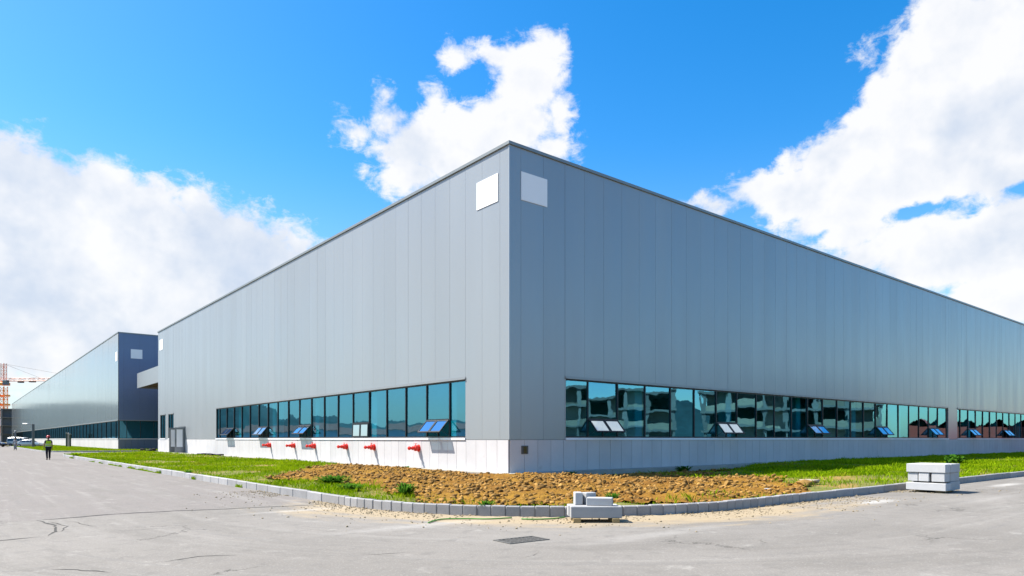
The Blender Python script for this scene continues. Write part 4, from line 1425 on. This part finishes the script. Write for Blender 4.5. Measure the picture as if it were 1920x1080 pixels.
# ------------------------------------------------------------------ vehicles
def vehicle(name, label, loc, rz, st, paint, wheel_x, wr=.32, group='cars parked by the far hall', cat='car', glass=((0, 0),)):
    """st: rows of x, sill z, belt z, roof z, half width at sill, belt, roof"""
    root = empty(name, loc, rz, label=label, cat=cat, group=group)
    b_ = MB(); rings = []
    for (x, zl, zb, zr, wl, wb, wr_) in st:
        zm = zl + (zb - zl) * .55
        half = [(wl * .92, zl), (wl, zl + .08), (wb, zm), (wb * .97, zb), (wr_ * 1.0, zb + (zr - zb) * .88), (wr_ * .86, zr)]
        rings.append([b_.pt((x, -w_, z)) for w_, z in half] + [b_.pt((x, w_, z)) for w_, z in half[::-1]])
    n = len(rings[0])
    for a, c_ in zip(rings, rings[1:]):
        for k in range(n): b_.face((a[k], a[(k + 1) % n], c_[(k + 1) % n], c_[k]))
    b_.face(rings[0]); b_.face(rings[-1][::-1])
    b_.build('body', paint, root, False)
    def gp(i, f, side, fz):  # point on the glasshouse side between stations i,i+1
        A = st[i]; B = st[i + 1]
        q = [A[k] + (B[k] - A[k]) * f for k in range(7)]
        zb, zr = q[2], q[3]
        w_ = q[5] * .97 + (q[6] - q[5] * .97) * fz + .012
        return (q[0], side * w_, zb + (zr - zb) * .88 * fz)
    for (i, f0, f1) in glass:
        for sd_ in (-1, 1):
            g_ = MB()
            lo0, hi0, lo1, hi1 = gp(i, f0, sd_, .08), gp(i, f0, sd_, .95), gp(i, f1, sd_, .08), gp(i, f1, sd_, .95)
            q = [lo0, lo1, hi1, hi0]
            g_.poly(q if sd_ < 0 else q[::-1])
            g_.build('side_window', M['carglass'], root)
    for (i, nm) in ((2, 'rear_window'), (len(st) - 5, 'windscreen')):
        A, B = st[i], st[i + 1]
        hiA = A if A[3] > B[3] else B; loA = B if A[3] > B[3] else A
        g_ = MB()
        pts = []
        for q, fz in ((loA, .06), (hiA, .94)):
            pass
        def lerp(f):
            return [loA[k] + (hiA[k] - loA[k]) * f for k in range(7)]
        for f, sd_ in ((.10, -1), (.10, 1), (.90, 1), (.90, -1)):
            q = lerp(f); sg = 1 if B[3] < A[3] else -1
            pts.append((q[0] + sg * .012, sd_ * q[6] * .80, q[3] + .014))
        g_.poly(pts); g_.build(nm, M['carglass'], root)
    for wx_ in wheel_x:
        for sd_ in (-1, 1):
            hw = max(s_[5] for s_ in st)
            t = MB(); t.tube([(wx_, sd_ * (hw - .21), wr), (wx_, sd_ * (hw + .012), wr)], [wr, wr], 18)
            w = t.build('wheel', M['tyre'], root, False)
            r_ = MB(); r_.tube([(wx_, sd_ * (hw + .013), wr), (wx_, sd_ * (hw + .022), wr)], wr * .62, 14); r_.build('rim', M['rim'], w)
    fx = st[-1][0]; rx_ = st[0][0]
    for sd_ in (-1, 1):
        h_ = MB(); h_.bbox((fx - .12, sd_ * .50, st[-1][1] + .30), (fx + .012, sd_ * .74, st[-1][1] + .42), .02); h_.build('headlight', M['lampglass'], root)
        h_ = MB(); h_.bbox((rx_ - .012, sd_ * .55, st[0][1] + .40), (rx_ + .1, sd_ * .74, st[0][1] + .58), .02); h_.build('tail_light', M['taillight'], root)
    return root


sedan = [(-2.25, .42, .80, .82, .70, .74, .66), (-2.1, .25, .92, .98, .80, .84, .72), (-1.75, .22, .95, 1.03, .83, .87, .72), (-1.05, .22, .95, 1.40, .84, .88, .60), (-.2, .22, .94, 1.46, .84, .88, .60),
         (.45, .22, .93, 1.40, .84, .88, .60), (1.15, .22, .90, .97, .83, .87, .70), (1.85, .24, .78, .84, .82, .85, .70), (2.15, .28, .68, .72, .78, .80, .66), (2.3, .38, .60, .63, .66, .68, .58)]
vanst = [(-2.35, .42, 1.05, 1.10, .74, .80, .70), (-2.28, .28, 1.08, 1.75, .84, .88, .72), (-2.1, .25, 1.08, 1.88, .85, .90, .74), (-1.0, .24, 1.08, 1.95, .86, .90, .76), (.2, .24, 1.06, 1.93, .86, .90, .76),
         (.95, .24, 1.05, 1.84, .86, .90, .74), (1.75, .25, 1.00, 1.12, .86, .89, .74), (2.15, .28, .90, .96, .82, .85, .72), (2.3, .34, .80, .84, .74, .76, .66), (2.35, .42, .70, .73, .66, .70, .58)]
vehicle('parked_car', 'silver saloon car parked in front of the pale van', (-8.4, 136.0, 0), R(-HEAD + 2), sedan, M['carsilver'], (-1.38, 1.36), .32, glass=((2, .45, .97), (3, .03, .97), (4, .05, .97), (5, .03, .55)))
vehicle('parked_van', 'pale grey people carrier parked behind the silver saloon', (-9.1, 147.0, 0), R(-HEAD + 2), vanst, M['carwhite'], (-1.45, 1.42), .34, cat='van', glass=((1, .3, .97), (2, .03, .97), (3, .03, .97), (4, .04, .97), (5, .04, .5)))
vehicle('parked_car', 'dark car cut off by the left edge of the photo', (-13.6, 147.4, 0), R(-HEAD), sedan, M['cardark'], (-1.38, 1.36), .32, glass=((2, .45, .97), (3, .03, .97), (4, .05, .97), (5, .03, .55)))

# ------------------------------------------------------------------ posts and lamp by the far hall
lp = empty('street_lamp', (-8.7, 123.3, .14), 0, label='dark grey street lamp with one arm beside the parked cars', cat='lamp')
a_ = MB(); a_.bbox((-.19, -.19, 0), (.19, .19, 4.1), .03); a_.build('post', M['post'], lp)
a_ = MB(); a_.bbox((-.4, -.4, 0), (.4, .4, .08), .02); a_.build('base_plate', M['post'], lp)
a_ = MB(); a_.tube([(-.15, .12, 3.95), (-.8, .65, 4.12)], .06, 8); a_.build('arm', M['post'], lp)
a_ = MB(); a_.T = Matrix.Translation((-1.05, .85, 4.14)) @ Matrix.Rotation(R(-39), 4, 'Z'); a_.bbox((-.45, -.2, -.07), (.4, .2, .09), .06); a_.T = None
a_.build('lamp_head', M['plate'], lp)


def simple_post(name, label, x, y, h, r, m_, cap=None, cat='post', group=None):
    root = empty(name, (x, y, .13), 0, label=label, cat=cat, group=group)
    a_ = MB(); a_.tube([(0, 0, 0), (0, 0, h)], r, 12); a_.build('shaft', m_, root)
    a_ = MB(); a_.tube([(0, 0, h + .002), (0, 0, h + .03), (0, 0, h + .10)], [r * 1.25, r * 1.25, r * .5], 12); a_.build('cap', cap or m_, root)
    a_ = MB(); a_.tube([(0, 0, 0), (0, 0, .06)], r * 1.7, 12); a_.build('foot', m_, root)
    return root


simple_post('green_post', 'dark green post left of the white pipe on the far verge', -3.55, 125.0, 2.5, .16, M['greenpost'], group='green posts on the far verge')
simple_post('green_post', 'dark green post right of the white pipe on the far verge', -2.95, 125.6, 2.3, .16, M['greenpost'], group='green posts on the far verge')
simple_post('white_pipe', 'white pipe standing between the two dark green posts', -3.25, 125.3, 2.5, .10, M['whitepipe'], cat='pipe')
simple_post('marker_post', 'thin dark post rising behind the pale clothed person', -12.4, 100.5, 2.6, .12, M['post'])

bag = MB()
for k in range(5):
    bag.T = Matrix.Translation((-1.6 + .35 * k + random.random() * .2, 69.6 + random.random() * .5, .02)) @ Matrix.Rotation(random.random() * 3, 4, 'Z')
    bag.bbox((-.25, -.2, 0), (.25, .2, .25 + .2 * random.random()), .1, 0, random.uniform(.6, 2.4))
bag.T = None
tag(bag.build('rubbish_heap', M['debris']), 'small dark heap of bags at the far end of the main hall', 'rubbish')

# ------------------------------------------------------------------ tower crane and unfinished block at the far left
cr = empty('tower_crane', (-1.8, 401, -.1), R(-HEAD - 4), label='orange tower crane rising at the left edge of the photo', cat='crane')
cr.scale = (1.13, 1.13, 1.13)


def lattice(mb, L_, w, bay, axis='z', tri=False, r=.09, origin=(0, 0, 0), tnf=None):
    """square (or triangular) lattice along an axis"""
    if tri: crn = [(-w / 2, 0), (w / 2, 0), (0, w * .85)]
    else: crn = [(-w / 2, -w / 2), (w / 2, -w / 2), (w / 2, w / 2), (-w / 2, w / 2)]
    o_ = Vector(origin)

    def P3(c, t): return o_ + (Vector((c[0], c[1], t)) if axis == 'z' else Vector((t, c[0], c[1])))
    n = int(round(L_ / bay)); m_ = len(crn)
    for c in crn: mb.tube([P3(c, 0), P3(c, n * bay)], r, 5)
    for k in range(n):
        for q in range(m_):
            a, b_ = crn[q], crn[(q + 1) % m_]
            if k % 2: a, b_ = b_, a
            mb.tube([P3(a, k * bay), P3(b_, (k + 1) * bay)], r * .6, 4)
            mb.tube([P3(a, k * bay), P3(b_, k * bay)], r * .6, 4)


mb = MB(); lattice(mb, 25, 2.0, 1.9, r=.16); mb.build('mast', M['orange'], cr)
mb = MB()
for k in range(4):
    z = 8 + 4 * k
    mb.box((-1.5, -1.5, z), (1.5, 1.5, z + .12)); mb.box((-1.8, -1.5, z + .3), (-1.7, 1.5, z + 1.1)); mb.box((1.7, -1.5, z + .3), (1.8, 1.5, z + 1.1))
mb.build('mast_platform', M['orange'], cr)
mb = MB(); mb.bbox((-1.7, -1.7, 25.2), (1.7, 1.7, 26.4), .1); mb.tube([(0, 0, 26.4), (0, 0, 27)], 1.1, 12); mb.build('slewing_ring', M['orange'], cr)
mb = MB(); mb.bbox((1.3, -2.4, 25.3), (3.4, -.8, 27.4), .15); cb = mb.build('cab', M['scaff'], cr)
mb = MB(); mb.box((3.41, -2.2, 26.1), (3.44, -1.0, 27.2)); mb.box((1.5, -2.44, 26.1), (3.2, -2.41, 27.2)); mb.build('window', M['carglass'], cb)
mb = MB(); lattice(mb, 8, 1.5, 1.6, r=.14, origin=(0, 0, 27)); mb.build('tower_head', M['paleorange'], cr)
mb = MB(); lattice(mb, 45, 1.5, 2.25, 'x', True, .13, (.8, 0, 27.1)); mb.build('jib', M['paleorange'], cr)
mb = MB(); lattice(mb, 13.5, 1.5, 2.25, 'x', True, .13, (-14.4, 0, 27.1)); mb.build('counter_jib', M['paleorange'], cr)
mb = MB(); mb.bbox((-14.4, -1.0, 24.6), (-11.6, 1.0, 27.05), .1); mb.build('counterweight', M['rcon'], cr)
mb = MB(); mb.bbox((7.0, -.8, 26.3), (9.0, .8, 27.05), .1); mb.bbox((12.2, -.8, 26.5), (14.6, .8, 27.0), .1); mb.build('trolley', M['iron'], cr)
mb = MB()
for tx in (17, 36): mb.tube([(0, 0, 34.8), (tx, 0, 28.4)], .05, 4)
mb.tube([(0, 0, 34.8), (-13, 0, 28.4)], .05, 4)
mb.build('pendant_line', M['iron'], cr)
for k, (xx, yy, lb) in enumerate(((22.5, 375, 'left of two tall floodlight masts behind the far hall'), (28.5, 371, 'right of two tall floodlight masts behind the far hall'))):
    fm = empty('floodlight_mast', (xx, yy, -.1), 0, label=lb, cat='mast', group='floodlight masts behind the far hall')
    a_ = MB(); a_.tube([(0, 0, 0), (0, 0, 24)], [.35, .12], 8); a_.build('pole', M['alu'], fm)
    a_ = MB(); a_.tube([(0, 0, 23.5), (0, 0, 25)], [.75, .6], 10); a_.build('lamp_ring', M['post'], fm)

ub = empty('unfinished_building', (-5.2, 342, -.1), 0, label='unfinished blue grey block with dark openings beyond the far hall', cat='building')
mb = MB()
for k in range(5): mb.box((0, 0, 3.6 * k), (16, 12, 3.6 * k + .4))
mb.build('floor_slab', M['rcon'], ub)
for k in range(4):
    for xx in (0.1, 4, 8, 12, 15.4):
        c_ = MB(); c_.box((xx, .1, 3.6 * k + .403), (xx + .5, .6, 3.6 * k + 3.597)); c_.build('column', M['rcon'], ub)
mb = MB()
for k in range(4):
    mb.box((.6, 2, 3.6 * k + .41), (15.4, 2.2, 3.6 * k + 3.59), 0); mb.box((.2, 1, 3.6 * k + .41), (.3, 11, 3.6 * k + 3.59), 1 if k % 2 else 0)
mb.build('wall', [M['scaff'], M['dark']], ub)

# ------------------------------------------------------------------ the surroundings that the glass mirrors (outside the frame)
def frame_block(x, y, rz, nx, ny, nz, label, bay=4.2, storey=3.1):
    root = empty('concrete_building', (x, y, -.1), rz, label=label, cat='building', group='unfinished concrete buildings across the road')
    mb = MB(); cm = MB(); wl = MB()
    for k in range(nz + 1): mb.box((-.5, -.5, storey * k), (nx * bay + .5, ny * bay + .5, storey * k + .35), 0, random.uniform(.8, 1.2))
    mb.build('floor_slab', M['rcon'], root)
    for k in range(nz):
        for i in range(nx + 1):
            cm.box((i * bay - .25, -.25, storey * k + .352), (i * bay + .25, .25, storey * (k + 1) - .002), 0, random.uniform(.8, 1.3))
            cm.box((i * bay - .25, ny * bay - .25, storey * k + .352), (i * bay + .25, ny * bay + .25, storey * (k + 1) - .002))
        for i in range(nx):
            if random.random() < .55: wl.box((i * bay + .25, 1.2, storey * k + .353), ((i + 1) * bay - .25, 1.4, storey * (k + 1) - .003), 0, random.uniform(.5, 1.4))
            if random.random() < .6: wl.box((i * bay + .25, -.1, storey * k + .353), ((i + 1) * bay - .25, .1, storey * k + 1.3), 0, random.uniform(.7, 1.3))
        wl.box((-.2, ny * bay - 1, storey * k + .354), (nx * bay, ny * bay - .8, storey * (k + 1) - .004), 1)
    cm.build('columns', M['rcon'], root)
    wl.build('infill_wall', [M['stonepale'], M['dark']], root)
    return root


frame_block(86, -20, R(240), 6, 3, 3, 'grey three storey concrete frame across the road, mirrored in the front glass')
frame_block(71, -46, R(231), 5, 3, 3, 'taller grey concrete frame across the road, mirrored nearer the corner')
frame_block(47, -76, R(215), 5, 3, 2, 'low grey concrete frame across the road, farthest from the red shed')
for k, (x0, y0, L_, hh, lb, m2) in enumerate(((100, -21, 26, 3.4, 'red corrugated shed across the road, mirrored in the front glass', 'redhoard'),
                                             (112, 2 - 12, 26, 3.9, 'blue corrugated shed beyond the red one', 'bluehoard'))):
    root = empty('site_shed', (x0, y0, -.1), R(75), label=lb, cat='shed')
    mb = MB(); mb.box((0, 0, 0), (L_, 10, hh)); mb.build('wall', M[m2], root)
    mb = MB()
    for q in range(int(L_ / 3.2)):
        a = q * 3.2
        mb.poly([(a, -.2, hh), (a + 1.6, -.2, hh + 1.1), (a + 1.6, 10.2, hh + 1.1), (a, 10.2, hh)]); mb.poly([(a + 1.6, -.2, hh + 1.1), (a + 3.2, -.2, hh), (a + 3.2, 10.2, hh), (a + 1.6, 10.2, hh + 1.1)])
        mb.poly([(a, -.2, hh), (a + 3.2, -.2, hh), (a + 1.6, -.2, hh + 1.1)])
    mb.build('roof', M['redhoard'], root)
for k, (x0, y0, L_) in enumerate(((-75, 130, 46), (-118, 118, 40), (-60, 185, 36))):
    root = empty('red_roofed_shed', (x0, y0, -.1), R(30 + 12 * k), label=['near', 'left', 'far'][k] + ' white walled shed with a red roof across the side road', cat='shed', group='red roofed sheds across the side road')
    mb = MB(); mb.box((0, 0, 0), (L_, 14, 3.6)); mb.build('wall', M['plate'], root)
    mb = MB(); mb.poly([(-.5, -.5, 3.6), (L_ + .5, -.5, 3.6), (L_ + .5, 7, 5.4), (-.5, 7, 5.4)]); mb.poly([(-.5, 7, 5.4), (L_ + .5, 7, 5.4), (L_ + .5, 14.5, 3.6), (-.5, 14.5, 3.6)])
    mb.poly([(-.3, -.2, 3.6), (-.3, 7, 5.3), (-.3, 14.2, 3.6)]); mb.poly([(L_ + .3, -.2, 3.6), (L_ + .3, 7, 5.3), (L_ + .3, 14.2, 3.6)])
    mb.build('roof', M['rooftile'], root)


def hills(a0, a1, r0, hmax, seed, label):
    aa = np.radians(np.linspace(a0, a1, 180)); rr_ = np.linspace(0, 1, 18)
    A, Q = np.meshgrid(aa, rr_)
    prof = hmax * (.35 + .9 * fbm(np.degrees(A) * .12, A * 0, 1.0, 4, seed)) * np.sin(np.clip((np.degrees(A) - a0) / (a1 - a0), 0, 1) * math.pi) ** .12
    if a1 < 0: prof = prof * (.46 + .54 * np.clip((np.degrees(A) + 20) / 8, 0, 1))
    Z = prof * np.sin(np.clip(Q, 0, 1) * math.pi) + (fbm(np.degrees(A), Q * 12, .9, 3, seed + 3) - .5) * 5 * np.sin(Q * math.pi)
    D = r0 + 260 * Q
    V = np.stack([D * np.sin(A), D * np.cos(A), Z - .5], -1).reshape(-1, 3)
    i = np.arange(180 * 18).reshape(18, 180)
    Fh = np.stack([i[:-1, :-1], i[:-1, 1:], i[1:, 1:], i[1:, :-1]], -1).reshape(-1, 4)
    tag(mesh_np('hills', V, Fh, M['hill'], smooth=True), label, 'hills', kind='structure')


hills(-80, -1, 420, 44, 3, 'wooded hills across the side road')
hills(114, 178, 420, 46, 13, 'wooded hills across the front road')
